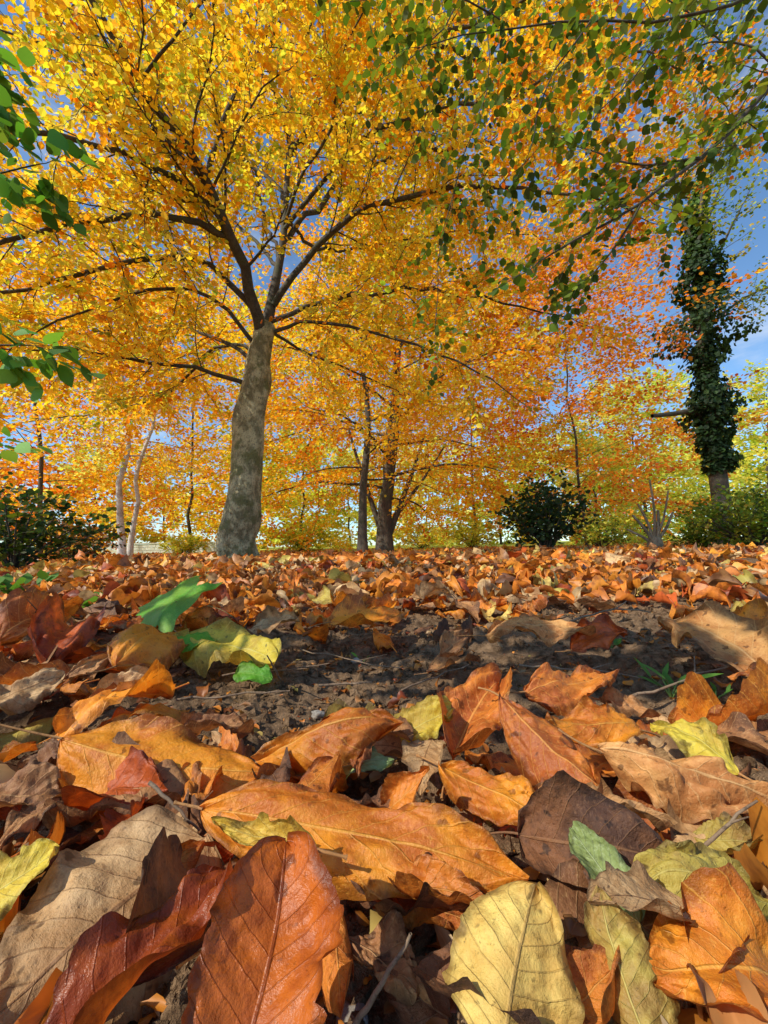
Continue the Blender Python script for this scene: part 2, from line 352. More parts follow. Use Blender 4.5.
# ---------------------------------------------------------------- leaf blades
def blade(L, W, kind='beech', fold=0.15, bend=0.5, curl=0.3, crumple=0.05, seed=0.0, nu=15, nv=29, twist=0.0, nve=8.0, rag=1.0):
    if kind == 'maple':
        nt_, nr = 73, 9
        th = np.linspace(-math.pi, math.pi, nt_)[:-1]; k = len(th)
        lobes = [(0, 1.0), (0.95, 0.88), (-0.95, 0.88), (2.0, 0.6), (-2.0, 0.6)]
        rr = np.full(k, 0.34); nearest = np.full(k, 9.0)
        for a0, l in lobes:
            d = np.abs((th - a0 + math.pi) % (2 * math.pi) - math.pi)
            rr = np.maximum(rr, l * (1 - (d / 0.62) ** 1.0 * 0.60) * (d < 0.62) * (1 + 0.07 * np.cos(d * 26)))
            nearest = np.minimum(nearest, d)
        rr = rr * L * 0.62
        s = np.linspace(0.02, 1, nr)
        x = s[:, None] * rr * np.sin(th); y = s[:, None] * rr * np.cos(th) + L * 0.38
        z = -0.5 * fold * np.sqrt(x * x + (y - L * .38) ** 2) + L * 0.1 * vn(x / L * 5 + seed, y / L * 5) + 0.25 * curl * (s[:, None] * np.minimum(nearest, 0.5)) * L
        V = np.stack([x, y, z], -1).reshape(-1, 3)
        uv = np.stack([0.5 + 0.5 * np.minimum(nearest / 0.5, 1) * np.ones(nr)[:, None], s[:, None] * np.ones(k)], -1).reshape(-1, 2)
        i = np.arange(nr - 1)[:, None] * k; j = np.arange(k)[None]
        F = np.stack([i + j, i + (j + 1) % k, i + k + (j + 1) % k, i + k + j], -1).reshape(-1, 4)
        return V, F, uv
    u = np.linspace(-1, 1, nu); v = np.linspace(0, 1, nv); U, Vv = np.meshgrid(u, v)
    if kind == 'beech': wf = np.sin(math.pi * v ** 0.84) ** 0.70 * (1 - 0.22 * sstep(0.75, 1, v))
    elif kind == 'round': wf = np.sin(math.pi * v ** 0.72) ** 0.45 * (1 - 0.10 * sstep(0.8, 1, v))
    else: wf = np.sin(math.pi * v ** 0.9) ** 1.0
    wf = np.maximum(wf, 0.015)
    sgn = np.sign(U)
    edge = 1 + np.abs(U) ** 3 * (0.014 * np.sin(2 * math.pi * nve * Vv) + rag * (0.22 * vn(Vv * 4 + seed, sgn * 3 + seed) + 0.08 * vn(Vv * 17 + seed, sgn * 5) + 0.06 * vn(Vv * 50 + seed, sgn * 5)))
    tear = sstep(.32, .42, vn(Vv * 9 + seed * 2.7, sgn * 2 + seed)); edge = edge - .42 * rag * tear * np.abs(U) ** 3 * (1 if nu > 12 else .5)
    hw = (W / 2) * wf[:, None] * edge
    B = curl * (0.6 + 0.8 * (vn(Vv * 2 + seed * 1.3, sgn * 1.5) + 0.5)) + 1e-3
    x = hw * np.sin(B * U) / B; z = hw * (1 - np.cos(B * U)) / B
    z = z + np.abs(x) * fold
    S = nve * (Vv - 0.25 * np.abs(U))
    z = z + L * 0.0045 * np.sin(2 * math.pi * S) * np.minimum(np.abs(U) * 2.2, 1) * wf[:, None] * (0.6 + 3 * crumple)
    z = z + L * crumple * (1.9 * vn(U * 1.5 + seed, Vv * 3.2 + seed * 2) + 1.0 * vn(U * 3.4 + seed, Vv * 7 + 3) + 0.4 * vn(U * 8 + seed, Vv * 16 + 3)) * (0.3 + np.abs(U))
    z = z + W * np.abs(U) ** 4 * (0.10 * np.sin(Vv * 9 + seed * 3 + sgn) + rag * 0.28 * vn(Vv * 6 + seed * 1.9, sgn * 7 + 1) + rag * .10 * vn(Vv * 18 + seed, sgn * 3)) * wf[:, None]
    th = bend * (0.5 - v) + 0.35 * bend * np.sin(v * 5 + seed) + 1.6 * crumple * vn(v * 4 + seed, v * 0 + 2) - (1.0 + 5 * crumple) * .4 * sstep(.82, 1, v) * math.sin(seed * 5)
    dy = np.cos(th); dz = np.sin(th)
    yc = np.concatenate([[0], np.cumsum((dy[1:] + dy[:-1]) / 2)]) / (nv - 1) * L; zc = np.concatenate([[0], np.cumsum((dz[1:] + dz[:-1]) / 2)]) / (nv - 1) * L
    tw = twist * (v - 0.5)
    bow = 0.05 * math.sin(seed * 7) * L * np.sin(math.pi * v)
    x2 = x * np.cos(tw)[:, None] - z * np.sin(tw)[:, None] + bow[:, None]; z2 = x * np.sin(tw)[:, None] + z * np.cos(tw)[:, None]
    Yp = yc[:, None] - z2 * dz[:, None]; Zp = zc[:, None] + z2 * dy[:, None]
    a = math.atan2(zc[-1], yc[-1]); ln = math.hypot(zc[-1], yc[-1]); k = L / ln
    Y2 = (Yp * math.cos(a) + Zp * math.sin(a)) * k; Z2 = (-Yp * math.sin(a) + Zp * math.cos(a)) * k
    V = np.stack([x2, Y2, Z2], -1).reshape(-1, 3)
    uv = np.stack([U * 0.5 + 0.5, Vv], -1).reshape(-1, 2)
    i = np.arange(nv - 1)[:, None] * nu; j = np.arange(nu - 1)[None]
    F = np.stack([i + j, i + j + 1, i + nu + j + 1, i + nu + j], -1).reshape(-1, 4)
    return V, F, uv
def stalk_geo(L, seed, ln=0.28, r=0.0006):
    n = 9; t = np.linspace(0, 1, n); b1 = (rnd.random() - 0.5) * 0.5; b2 = (rnd.random() - 0.6) * 0.5
    pts = np.stack([L * ln * b1 * t ** 2, -L * ln * t + L * 0.01, L * ln * b2 * t ** 1.6], -1)
    T = Tubes(); T.add(pts, r * (1 - 0.3 * t) + r * 0.6 * sstep(0.85, 1, t), 7)
    return np.concatenate(T.V), np.concatenate(T.F)
def frame(P0, P1, face, rollv=0):
    y = nrm(P1 - P0); up = np.array([0, 0, 1.0]); tocam = nrm(np.array(CAM) - (P0 + P1) / 2)
    n = nrm(up * (1 - face) + tocam * face)
    x = nrm(np.cross(y, n)); z = np.cross(x, y)
    c, s = math.cos(rollv), math.sin(rollv)
    x, z = x * c + z * s, -x * s + z * c
    return x, y, z

def hero(mat, bx, by, bz, tx, ty, tz, wr, label, kind='beech', face=0.35, fold=0.15, bend=0.5, curl=0.3, crumple=0.05, roll_=0.0, twist=0.0, stalk=0.28, nve=8.0, rag=.85):
    P0 = GP(bx, by, bz); P1 = GP(tx, ty, tz); L = float(np.linalg.norm(P1 - P0))
    seed = rnd.random() * 50
    V, F, uv = blade(L, L * wr, kind, fold, bend, curl, crumple, seed, 31, 71, twist, nve, rag)
    x, y, z = frame(P0, P1, face, math.radians(roll_))
    root = empty('fallen_leaf', P0, label, 'leaf')
    root.matrix_world = Matrix(((x[0], y[0], z[0], P0[0]), (x[1], y[1], z[1], P0[1]), (x[2], y[2], z[2], P0[2]), (0, 0, 0, 1)))
    mk('blade', V, F, LM[mat], root, uv=uv)
    if stalk:
        sv, sf = stalk_geo(L, seed, stalk); mk('stalk', sv, sf, M_STALK if mat not in ('green', 'palegreen') else LM['olive'], root, uv=np.zeros((len(sv), 2)))
    return root

hero('orange', 60, 738, .040, 272, 772, .018, .52, 'large glossy orange beech leaf at left with its stalk hanging down', face=.52, bend=.6, curl=-.6, fold=-.15, stalk=.3, crumple=.05, rag=.5)
hero('orange', 200, 808, .034, 526, 884, .020, .31, 'long orange leaf stretching across the middle foreground', face=.48, bend=.7, curl=-.7, crumple=.05, stalk=.10, twist=.5, rag=.5)
hero('rust', 240, 1075, .022, 286, 842, .044, .86, 'shiny orange-brown leaf standing up at the bottom, right of the dark curled leaf', kind='round', face=.6, fold=.32, curl=.5, bend=.7, crumple=.065, rag=.6)
hero('rust', 74, 1080, .022, 232, 872, .032, .60, 'dark rusty curled leaf folded over the pale round leaf at bottom left', kind='round', face=.4, fold=.4, curl=1.0, bend=.7, crumple=.09, roll_=22, rag=.7)
hero('tan', 206, 836, .024, -10, 1020, .018, 1.02, 'large pale grey-brown round leaf with clear veins at bottom left', kind='round', face=.52, bend=.4, curl=-.4, fold=-.05, crumple=.07, nve=6, rag=.7)
hero('yellow', -40, 915, .024, 58, 846, .034, .8, 'yellow leaf at the left edge above the pale round leaf', kind='round', face=.45, crumple=.09)
hero('brown', -20, 800, .024, 66, 802, .018, .8, 'dull brown crumpled leaf at the left edge under the big orange leaf', face=.45, crumple=.18, curl=.9)
hero('russet', 78, 812, .012, 168, 790, .024, .7, 'red-brown curled leaf under the tip of the big orange leaf at left', face=.45, crumple=.14, curl=1.2, fold=.3)
hero('paleyellow', 500, 1075, .020, 536, 884, .038, 1.05, 'pale yellow leaf arching up at the bottom centre', kind='round', face=.5, bend=1.1, curl=-.9, fold=-.15, crumple=.09, nve=7, roll_=-14, rag=.8)
hero('olive', 655, 1060, .018, 600, 890, .034, .74, 'olive-brown shaded leaf leaning on the pale yellow leaf at bottom', kind='round', face=.4, bend=.9, curl=-1.0, fold=-.3, crumple=.12, roll_=28)
hero('orange', 815, 1000, .016, 642, 966, .026, .74, 'broad orange leaf in the bottom right corner', face=.42, bend=.7, curl=.4, crumple=.08, rag=.6)
hero('palegreen', 640, 925, .018, 568, 826, .028, .46, 'pale green leaf lying underside up in the lower right', face=.5, bend=.5, curl=.5, crumple=.07, nve=9, rag=.7)
hero('olive', 785, 905, .018, 620, 888, .022, .46, 'olive yellow leaf right of the pale green leaf', face=.3, bend=.8, curl=-.7, crumple=.14)
hero('tan', 556, 800, .020, 672, 826, .018, .42, 'narrow tan curled leaf above the pale green leaf', face=.35, bend=.4, curl=1.3, crumple=.16)
hero('warmtan', 602, 752, .032, 790, 808, .018, .42, 'big tan crumpled leaf at the right edge below the yellow-green leaf', face=.4, bend=.7, curl=-.8, fold=-.2, crumple=.18)
hero('yellow', 740, 774, .026, 650, 722, .034, .56, 'yellow-green leaf on top of the tan crumpled leaf at right', face=.35, bend=.5, curl=-.5, crumple=.11)
hero('copper', 502, 698, .046, 606, 794, .024, .58, 'big copper leaf bent like a tent right of centre', face=.5, bend=1.3, curl=-1.1, fold=-.25, crumple=.10, rag=.7)
hero('copper', 452, 762, .022, 500, 682, .042, .60, 'upright copper leaf left of the bent copper leaf', face=.55, bend=.6, curl=.9, fold=.2, crumple=.11, rag=.7)
hero('orange', 440, 766, .028, 554, 834, .018, .50, 'orange leaf between the long orange leaf and the bent copper leaf', face=.5, bend=.8, curl=-.8, crumple=.09, rag=.7)
hero('orange', 258, 762, .020, 404, 722, .038, .52, 'orange-brown folded leaf in the middle at the near edge of the bare soil', face=.5, bend=.8, curl=-1.1, fold=-.3, crumple=.11, rag=.7)
hero('russet', 300, 776, .018, 352, 716, .040, .55, 'red curled leaf inside the folded orange-brown leaf in the middle', face=.6, bend=.5, curl=1.2, crumple=.12)
hero('yellow', 398, 738, .024, 452, 710, .036, .66, 'small yellow-green leaf just right of the folded leaf in the middle', kind='round', face=.5, crumple=.11)
hero('palegreen', 304, 782, .018, 394, 760, .024, .5, 'muted green leaf lying under the folded orange leaf', face=.4, crumple=.08)
hero('yellow', 318, 850, .034, 214, 824, .040, .28, 'narrow yellow leaf tucked at the left end of the long orange leaf', face=.5, bend=.4, curl=1.1, crumple=.08, nve=6)
hero('darkbrown', 345, 884, .018, 495, 918, .014, .40, 'dark brown curled leaf in the shade under the long orange leaf', face=.4, bend=.6, curl=1.3, crumple=.16)
hero('brown', 175, 738, .024, 254, 730, .022, .6, 'rolled dark brown leaf above the big orange leaf on the soil', face=.4, bend=.5, curl=1.9, crumple=.18)
hero('tan', -8, 704, .028, 62, 676, .034, .8, 'tan leaf curled at the left edge beside the bare soil', kind='round', face=.5, bend=.7, curl=-.9, crumple=.13)
hero('orange', 116, 666, .036, 188, 630, .044, .58, 'small orange leaf left of the yellow-green leaf behind the soil', face=.5, bend=.7, curl=-.6, crumple=.08, rag=.5)
hero('yellow', 192, 640, .034, 274, 664, .024, .58, 'yellow leaf with green edge lying behind the left of the bare soil', kind='round', face=.4, bend=.6, curl=-.6, crumple=.11)
hero('green', 176, 652, .030, 216, 640, .034, .60, 'bright green leaf peeping out from the left end of the yellow leaf', kind='round', face=.4, stalk=0, rag=.4)
hero('green', 236, 672, .020, 272, 680, .014, .70, 'bright green leaf under the near edge of the yellow leaf', kind='round', face=.5, stalk=0, rag=.4)
hero('green', 208, 606, .062, 136, 602, .060, 1.0, 'bright green lobed maple leaf in the litter at left', kind='maple', face=.6, stalk=.3, curl=.1)
hero('tan', 96, 700, .024, 166, 688, .026, .48, 'narrow pale brown curled leaf on the left of the bare soil', face=.4, bend=.6, curl=1.4, crumple=.16)
hero('brown', 66, 680, .028, 112, 655, .042, .65, 'upright crumpled brown leaf at left above the pale brown curled leaf', face=.6, curl=1.2, crumple=.18)
hero('tan', 250, 630, .036, 300, 622, .044, .66, 'tan leaf curled up right of the green maple leaf', face=.5, curl=.9, crumple=.13)
hero('orange', 330, 622, .040, 408, 614, .036, .55, 'flat orange leaf behind the middle of the bare soil', face=.25, bend=.5, crumple=.08, rag=.5)
hero('brown', 440, 654, .024, 470, 632, .038, .6, 'small brown leaf standing on the soil in the middle distance', face=.6, curl=.9, crumple=.16)
hero('warmtan', 486, 636, .034, 596, 640, .028, .32, 'long pale tan leaf lying behind the soil right of centre', face=.35, bend=.5, curl=-.6, crumple=.10)
hero('russet', 572, 650, .022, 626, 634, .034, .60, 'red leaf at the right end of the long pale tan leaf', face=.5, curl=.6, crumple=.10)
hero('copper', 524, 692, .034, 618, 672, .036, .42, 'copper leaf arching above the bent copper leaf', face=.35, bend=.9, curl=-.9, crumple=.12)
hero('warmtan', 790, 690, .018, 668, 632, .030, .46, 'large tan and orange leaf propped up at the right edge', face=.42, bend=.5, curl=.3, fold=.1, crumple=.07, rag=.7)
hero('orange', 775, 640, .03, 716, 618, .038, .7, 'orange leaf behind the large propped leaf at right', face=.4, curl=.5, crumple=.10)
hero('copper', 384, 814, .020, 430, 770, .038, .62, 'small copper leaf standing up behind the long orange leaf', face=.6, curl=.8, crumple=.11)
hero('brown', 530, 832, .016, 562, 774, .034, .55, 'brown crumpled leaf at the tip of the orange leaf right of centre', face=.5, curl=1.0, crumple=.16)
hero('orange', 640, 730, .028, 545, 718, .038, .44, 'orange leaf lying across the back of the bent copper leaf', face=.4, bend=.6, curl=-.6, crumple=.10, rag=.7)
hero('darkbrown', 130, 842, .010, 205, 852, .014, .6, 'shaded dark brown leaf between the round leaf and the big orange leaf', face=.3, crumple=.15)
hero('olive', 690, 838, .010, 775, 846, .014, .55, 'dull olive leaf at the right edge below the tan crumpled leaf', face=.3, crumple=.15)
hero('brown', 600, 700, .02, 660, 716, .018, .5, 'brown leaf between the bent copper leaf and the green seedling', face=.4, crumple=.16)
hero('brown', 345, 935, .010, 430, 1000, .008, .5, 'earthy brown leaf lying low left of the pale yellow leaf', face=.2, crumple=.16, curl=.6)
hero('copper', 395, 890, .018, 496, 906, .024, .42, 'copper curled leaf edge showing between the dark curled leaf and the pale yellow leaf', face=.4, crumple=.12, curl=1.3)
hero('brown', 20, 770, .018, 76, 772, .022, .6, 'small brown crumpled leaf at the left edge touching the big orange leaf', face=.5, crumple=.17, curl=1.0)
hero('copper', 0, 640, .045, 70, 618, .050, .6, 'copper leaf at the left edge behind the tan leaf', face=.4, crumple=.12, curl=.8)
hero('russet', 44, 668, .03, 84, 628, .045, .5, 'red-brown leaf standing up at left behind the crumpled brown leaf', face=.6, crumple=.12, curl=.8)

# ---- scattered individual leaves, nearest first, and the rest of the litter as one object
def protos(n, nu, nv, spec):
    out = []
    for k in range(n):
        kind = ['beech', 'beech', 'beech', 'round', 'beech', 'long'][k % 6]
        wr = {'beech': 0.60, 'round': 0.80, 'long': 0.42}[kind]
        V, F, uv = blade(1.0, wr * (0.85 + rnd.random() * .3), kind, rnd.uniform(-.25, .4), rnd.uniform(-.5, 1.3), rnd.choice([-1, 1, 1]) * rnd.uniform(.3, 1.7), rnd.uniform(.05, .18), rnd.random() * 40, nu, nv, rnd.uniform(-.7, .7), 8, .8)
        V = V - np.array([0, .5, 0])
        out.append((V, F, uv))
    return out
N1 = 3100
th = (rs.rand(N1) * 112 - 56) * math.pi / 180; rr = np.sqrt(0.10 ** 2 + (2.3 ** 2 - 0.10 ** 2) * rs.rand(N1) ** 1.15)
x = rr * np.sin(th); y = rr * np.cos(th)
bare = sstep(0.26, 0.31, y) * (1 - sstep(0.58, 0.80, y)) * sstep(-0.28, -0.18, x) * (1 - sstep(0.42, 0.60, x))
keep = rs.rand(N1) > bare * 0.93
keep &= rs.rand(N1) < (0.60 + 0.9 * (vn(x * 1.8 + 2, y * 2.6 + 8) + 0.35))
x, y = x[keep], y[keep]
ne = 40; thE = (rs.rand(ne) * 100 - 50) * math.pi / 180; rE = 0.11 + 0.15 * rs.rand(ne) ** .8
x = np.concatenate([x, rE * np.sin(thE)]); y = np.concatenate([y, rE * np.cos(thE)]); ex = np.concatenate([np.zeros(len(x) - ne), np.ones(ne)])
rr = np.hypot(x, y)
order = np.argsort(rr); x, y, rr, ex = x[order], y[order], rr[order], ex[order]
n1 = len(x)
yaw = rs.rand(n1) * 6.28; tilt = np.abs(rs.randn(n1)) * 0.38 * (0.6 + 0.4 * sstep(0.2, 0.5, rr)) ; tdir = rs.rand(n1) * 6.28
size = 0.064 * (0.6 + 0.7 * rs.rand(n1)) * (0.75 + 0.25 * sstep(0.1, 0.5, rr)); size = np.where(ex > 0, 0.018 + .022 * rs.rand(n1), size)
zz = ground(x, y) + 0.005 + size * 0.45 * np.sin(np.minimum(tilt, 1.2)) + rs.rand(n1) * 0.012 * sstep(0.2, 0.6, rr) + ex * rs.rand(n1) * .012
nz = np.stack([np.sin(tilt) * np.cos(tdir), np.sin(tilt) * np.sin(tdir), np.cos(tilt)], -1)
ya = np.stack([np.cos(yaw), np.sin(yaw), 0 * yaw], -1); xa = nrm(np.cross(ya, nz)); ya = np.cross(nz, xa)
PX, PY, PD = proj(np.stack([x, y, zz], -1))
PAL = {'orange': (0.74, 0.27, 0.028), 'copper': (0.66, 0.205, 0.025), 'russet': (0.48, 0.095, 0.018), 'brown': (0.40, 0.18, 0.06), 'darkbrown': (0.18, 0.07, 0.03), 'tan': (0.62, 0.40, 0.18), 'paleyellow': (0.72, 0.52, 0.14), 'yellow': (0.66, 0.52, 0.08), 'olive': (0.46, 0.37, 0.08)}
keys = ['orange'] * 10 + ['copper'] * 8 + ['russet'] * 2 + ['brown'] * 4 + ['darkbrown'] * 1 + ['tan'] * 4 + ['paleyellow'] + ['olive']
words = {'orange': 'bright orange', 'copper': 'copper', 'russet': 'red-brown', 'brown': 'dull brown', 'darkbrown': 'dark brown', 'tan': 'pale tan', 'paleyellow': 'pale yellow', 'olive': 'olive'}
hp = protos(16, 17, 33, 0); hm = []
for k, (V, F, uv) in enumerate(hp):
    sv, sf = stalk_geo(1.0, k, 0.25, 0.009); sv = sv - np.array([0, .5, 0])
    VV = np.concatenate([V, sv]); FF = np.concatenate([F, sf + len(V)]); UU = np.concatenate([uv, np.full((len(sv), 2), 0.5)])
    o = mk('fallen_leaf', VV * 0.07, FF, LM['copper'], uv=UU); hm.append(o.data); bpy.data.objects.remove(o)
indiv = 0; rest = []
for i in range(n1):
    if indiv < 243 and -30 < PX[i] < 798 and PY[i] < 1060:
        me = hm[rnd.randrange(16)]; key = rnd.choice(keys)
        if rr[i] < 0.3 and key in ('orange', 'yellow', 'paleyellow'): key = rnd.choice(['brown', 'darkbrown', 'copper'])
        if ex[i] and rnd.random() < .6: key = rnd.choice(['brown', 'brown', 'tan', 'darkbrown', 'copper'])
        o = bpy.data.objects.new('fallen_leaf', me); C.objects.link(o)
        o.material_slots[0].link = 'OBJECT'; o.material_slots[0].material = LM[key]
        s = size[i] / 0.07
        o.matrix_world = Matrix(((xa[i][0] * s, ya[i][0] * s, nz[i][0] * s, x[i]), (xa[i][1] * s, ya[i][1] * s, nz[i][1] * s, y[i]), (xa[i][2] * s, ya[i][2] * s, nz[i][2] * s, zz[i]), (0, 0, 0, 1)))
        side = 'left' if PX[i] < 256 else ('right' if PX[i] > 512 else 'middle')
        dist = 'among the big foreground leaves' if PY[i] > 700 else ('beside the bare soil patch' if PY[i] > 630 else 'in the leaf carpet behind the soil')
        sm_ = 'small ' if ex[i] else ''
        lab = '%s%s fallen leaf lying %s, %s of the picture' % (sm_, words[key], dist, side)
        tag(o, lab, 'leaf', '%s%s leaves %s, %s' % (sm_, words[key], dist, side)); indiv += 1
    else: rest.append(i)
rest = np.array(rest)
class Bake:
    def __init__(s): s.V = []; s.F = []; s.U = []; s.T = []; s.n = 0
    def add(s, proto, P, xa, ya, za, size, col):
        V, F, uv = proto; n = len(P)
        if n == 0: return
        W = P[:, None] + size[:, None, None] * (V[None, :, 0:1] * xa[:, None] + V[None, :, 1:2] * ya[:, None] + V[None, :, 2:3] * za[:, None])
        s.V.append(W.reshape(-1, 3)); s.F.append((F[None] + (np.arange(n) * len(V))[:, None, None]).reshape(-1, 4) + s.n); s.n += n * len(V)
        s.U.append(np.tile(uv, (n, 1))); s.T.append(np.repeat(col, len(V), 0))
palarr = np.array([PAL[k] for k in keys])
BK = Bake(); P = np.stack([x, y, zz], -1)
mp_ = protos(8, 9, 13, 0); ch = rs.randint(0, 8, len(rest))
colr = palarr[rs.randint(0, len(palarr), len(rest))] * (0.75 + 0.6 * rs.rand(len(rest), 1))
for k in range(8):
    q = rest[ch == k]; BK.add(mp_[k], P[q], xa[q], ya[q], nz[q], size[q], colr[ch == k])
lo = protos(6, 5, 6, 0)
x, y = frag; n = len(x); yaw = rs.rand(n) * 6.28; tl = np.abs(rs.randn(n)) * .5; td = rs.rand(n) * 6.28
fz = np.stack([np.sin(tl) * np.cos(td), np.sin(tl) * np.sin(td), np.cos(tl)], -1); fy = np.stack([np.cos(yaw), np.sin(yaw), 0 * yaw], -1); fx = nrm(np.cross(fy, fz)); fy = np.cross(fz, fx)
fs = (0.003 + 0.012 * rs.rand(n) ** 3) * (0.8 + .4 * np.hypot(x, y)); fc = palarr[rs.randint(0, len(palarr), n)] * (0.3 + 0.6 * rs.rand(n, 1)); fp = np.stack([x, y, ground(x, y) + .0015 + fs * .2], -1); ch = rs.randint(0, 6, n)
for k in range(6):
    q = ch == k; BK.add(lo[k], fp[q], fx[q], fy[q], fz[q], fs[q], fc[q])
def belt(n, r0, r1, sz, lp, tl, amax=54, pw=1.0):
    th = (rs.rand(n) * 2 * amax - amax) * math.pi / 180; r = r0 + (r1 - r0) * rs.rand(n) ** pw
    x = r * np.sin(th); y = r * np.cos(th)
    kp = rs.rand(n) < (0.62 + 1.3 * vn(x * 1.1 + 9, y * 1.1 + 1)); x, y = x[kp], y[kp]; n = len(x)
    yaw = rs.rand(n) * 6.28; tilt = np.abs(rs.randn(n)) * tl; td = rs.rand(n) * 6.28
    nz = np.stack([np.sin(tilt) * np.cos(td), np.sin(tilt) * np.sin(td), np.cos(tilt)], -1)
    ya = np.stack([np.cos(yaw), np.sin(yaw), 0 * yaw], -1); xa = nrm(np.cross(ya, nz)); ya = np.cross(nz, xa)
    s = sz * (0.6 + 0.8 * rs.rand(n)); z = ground(x, y) + 0.006 + s * .35 * np.sin(np.minimum(tilt, 1.2))
    c = palarr[rs.randint(0, len(palarr), n)] * (0.9 + 0.65 * rs.rand(n, 1)); P = np.stack([x, y, z], -1); ch = rs.randint(0, len(lp), n)
    c = np.clip(c, 0, .88)
    for k in range(len(lp)):
        q = ch == k; BK.add(lp[k], P[q], xa[q], ya[q], nz[q], s[q], c[q])
belt(9500, 2.1, 7.0, 0.092, lo, 0.50)
belt(14000, 6.5, 28, 0.15, lo, 0.42, pw=1.3)
o = mk('leaf_litter', np.concatenate(BK.V), np.concatenate(BK.F), M_LITTER, uv=np.concatenate(BK.U), tint=np.concatenate(BK.T))
tag(o, 'carpet of orange and brown fallen leaves stretching back to the trees', 'leaf litter', kind='stuff')

# ---------------------------------------------------------------- ground twigs, seedlings
def twig(p0, p1, r, label, z0=.02, z1=.02, mid=.0, fork=True):
    a = GP(*p0, z0); b_ = GP(*p1, z1); n = 9; t = np.linspace(0, 1, n)[:, None]
    L = np.linalg.norm(b_ - a); pts = a + (b_ - a) * t
    pts = pts + np.stack([np.zeros(n), np.zeros(n), np.sin(t[:, 0] * math.pi) * mid], -1) + (rs.rand(n, 3) - .5) * L * 0.03
    T = Tubes(); T.add(pts - a, r * (1 - .5 * t[:, 0]), 7)
    if fork:
        k = 5; d = nrm(b_ - a); s = nrm(np.cross(d, [0, 0, 1])) * rnd.choice([-1, 1]); q = pts[k] - a
        pp = q + (d * .7 + s * .6 + np.array([0, 0, .15])) * np.linspace(0, L * .25, 5)[:, None]; T.add(pp, np.linspace(r * .6, r * .3, 5), 6)
    o = T.build('fallen_twig', M_TWIG); o.location = Vector(a); tag(o, label, 'twig')
twig((352, 1030), (412, 934), .0008, 'thin pink-brown stalk rising from the soil at the bottom centre', .008, .03, 0, False)
twig((150, 782), (200, 830), .0008, 'short pale twig leaning on the long orange leaf at left', .035, .02, 0, False)
twig((318, 686), (372, 682), .0012, 'short twig lying on the bare soil in the middle', .012, .012)
twig((176, 700), (290, 690), .0010, 'long thin twig lying on the left of the bare soil', .012, .012)
twig((560, 628), (650, 612), .0014, 'bent twig behind the soil on the right', .03, .05, .01)
twig((8, 640), (60, 590), .0012, 'twig sticking up at the left edge', .03, .09)
twig((280, 680), (268, 655), .0010, 'small upright twig at the back of the bare soil', .01, .04, 0, False)
twig((620, 700), (740, 662), .0012, 'twig on the ground behind the green seedling', .01, .03)
twig((400, 690), (470, 664), .0008, 'fine twig on the soil right of centre', .01, .02)
twig((690, 860), (756, 800), .0008, 'twig poking from under the leaves at the right edge', .01, .035)
twig((300, 650), (400, 668), .0008, 'hair-thin crooked twig across the back of the bare soil', .012, .012)
twig((220, 676), (330, 664), .0009, 'thin forked twig behind the left part of the bare soil', .012, .018)
twig((520, 664), (640, 676), .0011, 'crooked twig on the right part of the bare soil', .012, .014)

M_GST = bark_mat('green_stem', (0.12, 0.2, 0.04), (0.2, 0.3, 0.07), (0.15, 0.2, 0.05), 80, 1, .2, .001)
def greenplant(px, py, label, n, hgt, ls, name='seedling', spread=.02, col=((.06, .17, .02), (.11, .26, .035)), wide=.6):
    g0 = GP(px, py, .0); g0[2] = float(ground(g0[0], g0[1]))
    root = empty(name, g0, label, 'seedling'); T = Tubes(); Lv = Leaves()
    for k in range(n):
        a = k * 2.4 + rnd.random(); d = np.array([math.cos(a) * .6, math.sin(a) * .6, 1.0]); h = hgt * rnd.uniform(.5, 1)
        pts = np.array([[0, 0, 0], d * h * .4 * [1, 1, 1], d * h * [1.2, 1.2, .8]]) + 0
        T.add(pts, [.0009, .0007, .0004], 5)
        for f in (.6, 1.0):
            q = pts[2] * f; aa = a + rnd.uniform(-1.3, 1.3)
            Lv.add(np.array([q + g0 + [0, 0, .04]]), np.array([[math.cos(aa), math.sin(aa), rnd.uniform(.3, 1.6)]]), np.array([[rnd.uniform(-.3, .3), -.4, 1.0]]), np.array([ls * rnd.uniform(.7, 1.3)]), np.array([col[0]]) * (1 - f) + np.array([col[1]]) * f)
    T.build('stem', M_GST, root); Lv.build('leaves', M_GREENFOL, root, origin=g0 + np.array([0, 0, .04]), wide=wide, near=True)
greenplant(672, 700, 'green seedling with narrow upright leaves on the soil at right', 5, .026, .017, wide=.35)
greenplant(716, 702, 'small low green weed at the right edge of the soil', 3, .010, .012, wide=.4)
greenplant(612, 652, 'tiny green seedling beside the red leaf', 4, .012, .012)
greenplant(362, 660, 'tiny green sprout on the bare soil in the middle', 2, .010, .009)
greenplant(22, 600, 'green weed with several leaves at the left edge behind the brown leaves', 10, .09, .045, wide=1.1)
greenplant(75, 618, 'low green weed left of the green maple leaf', 6, .04, .034, wide=1.1)
greenplant(112, 608, 'small green weed touching the green maple leaf', 5, .04, .034, wide=1.1)

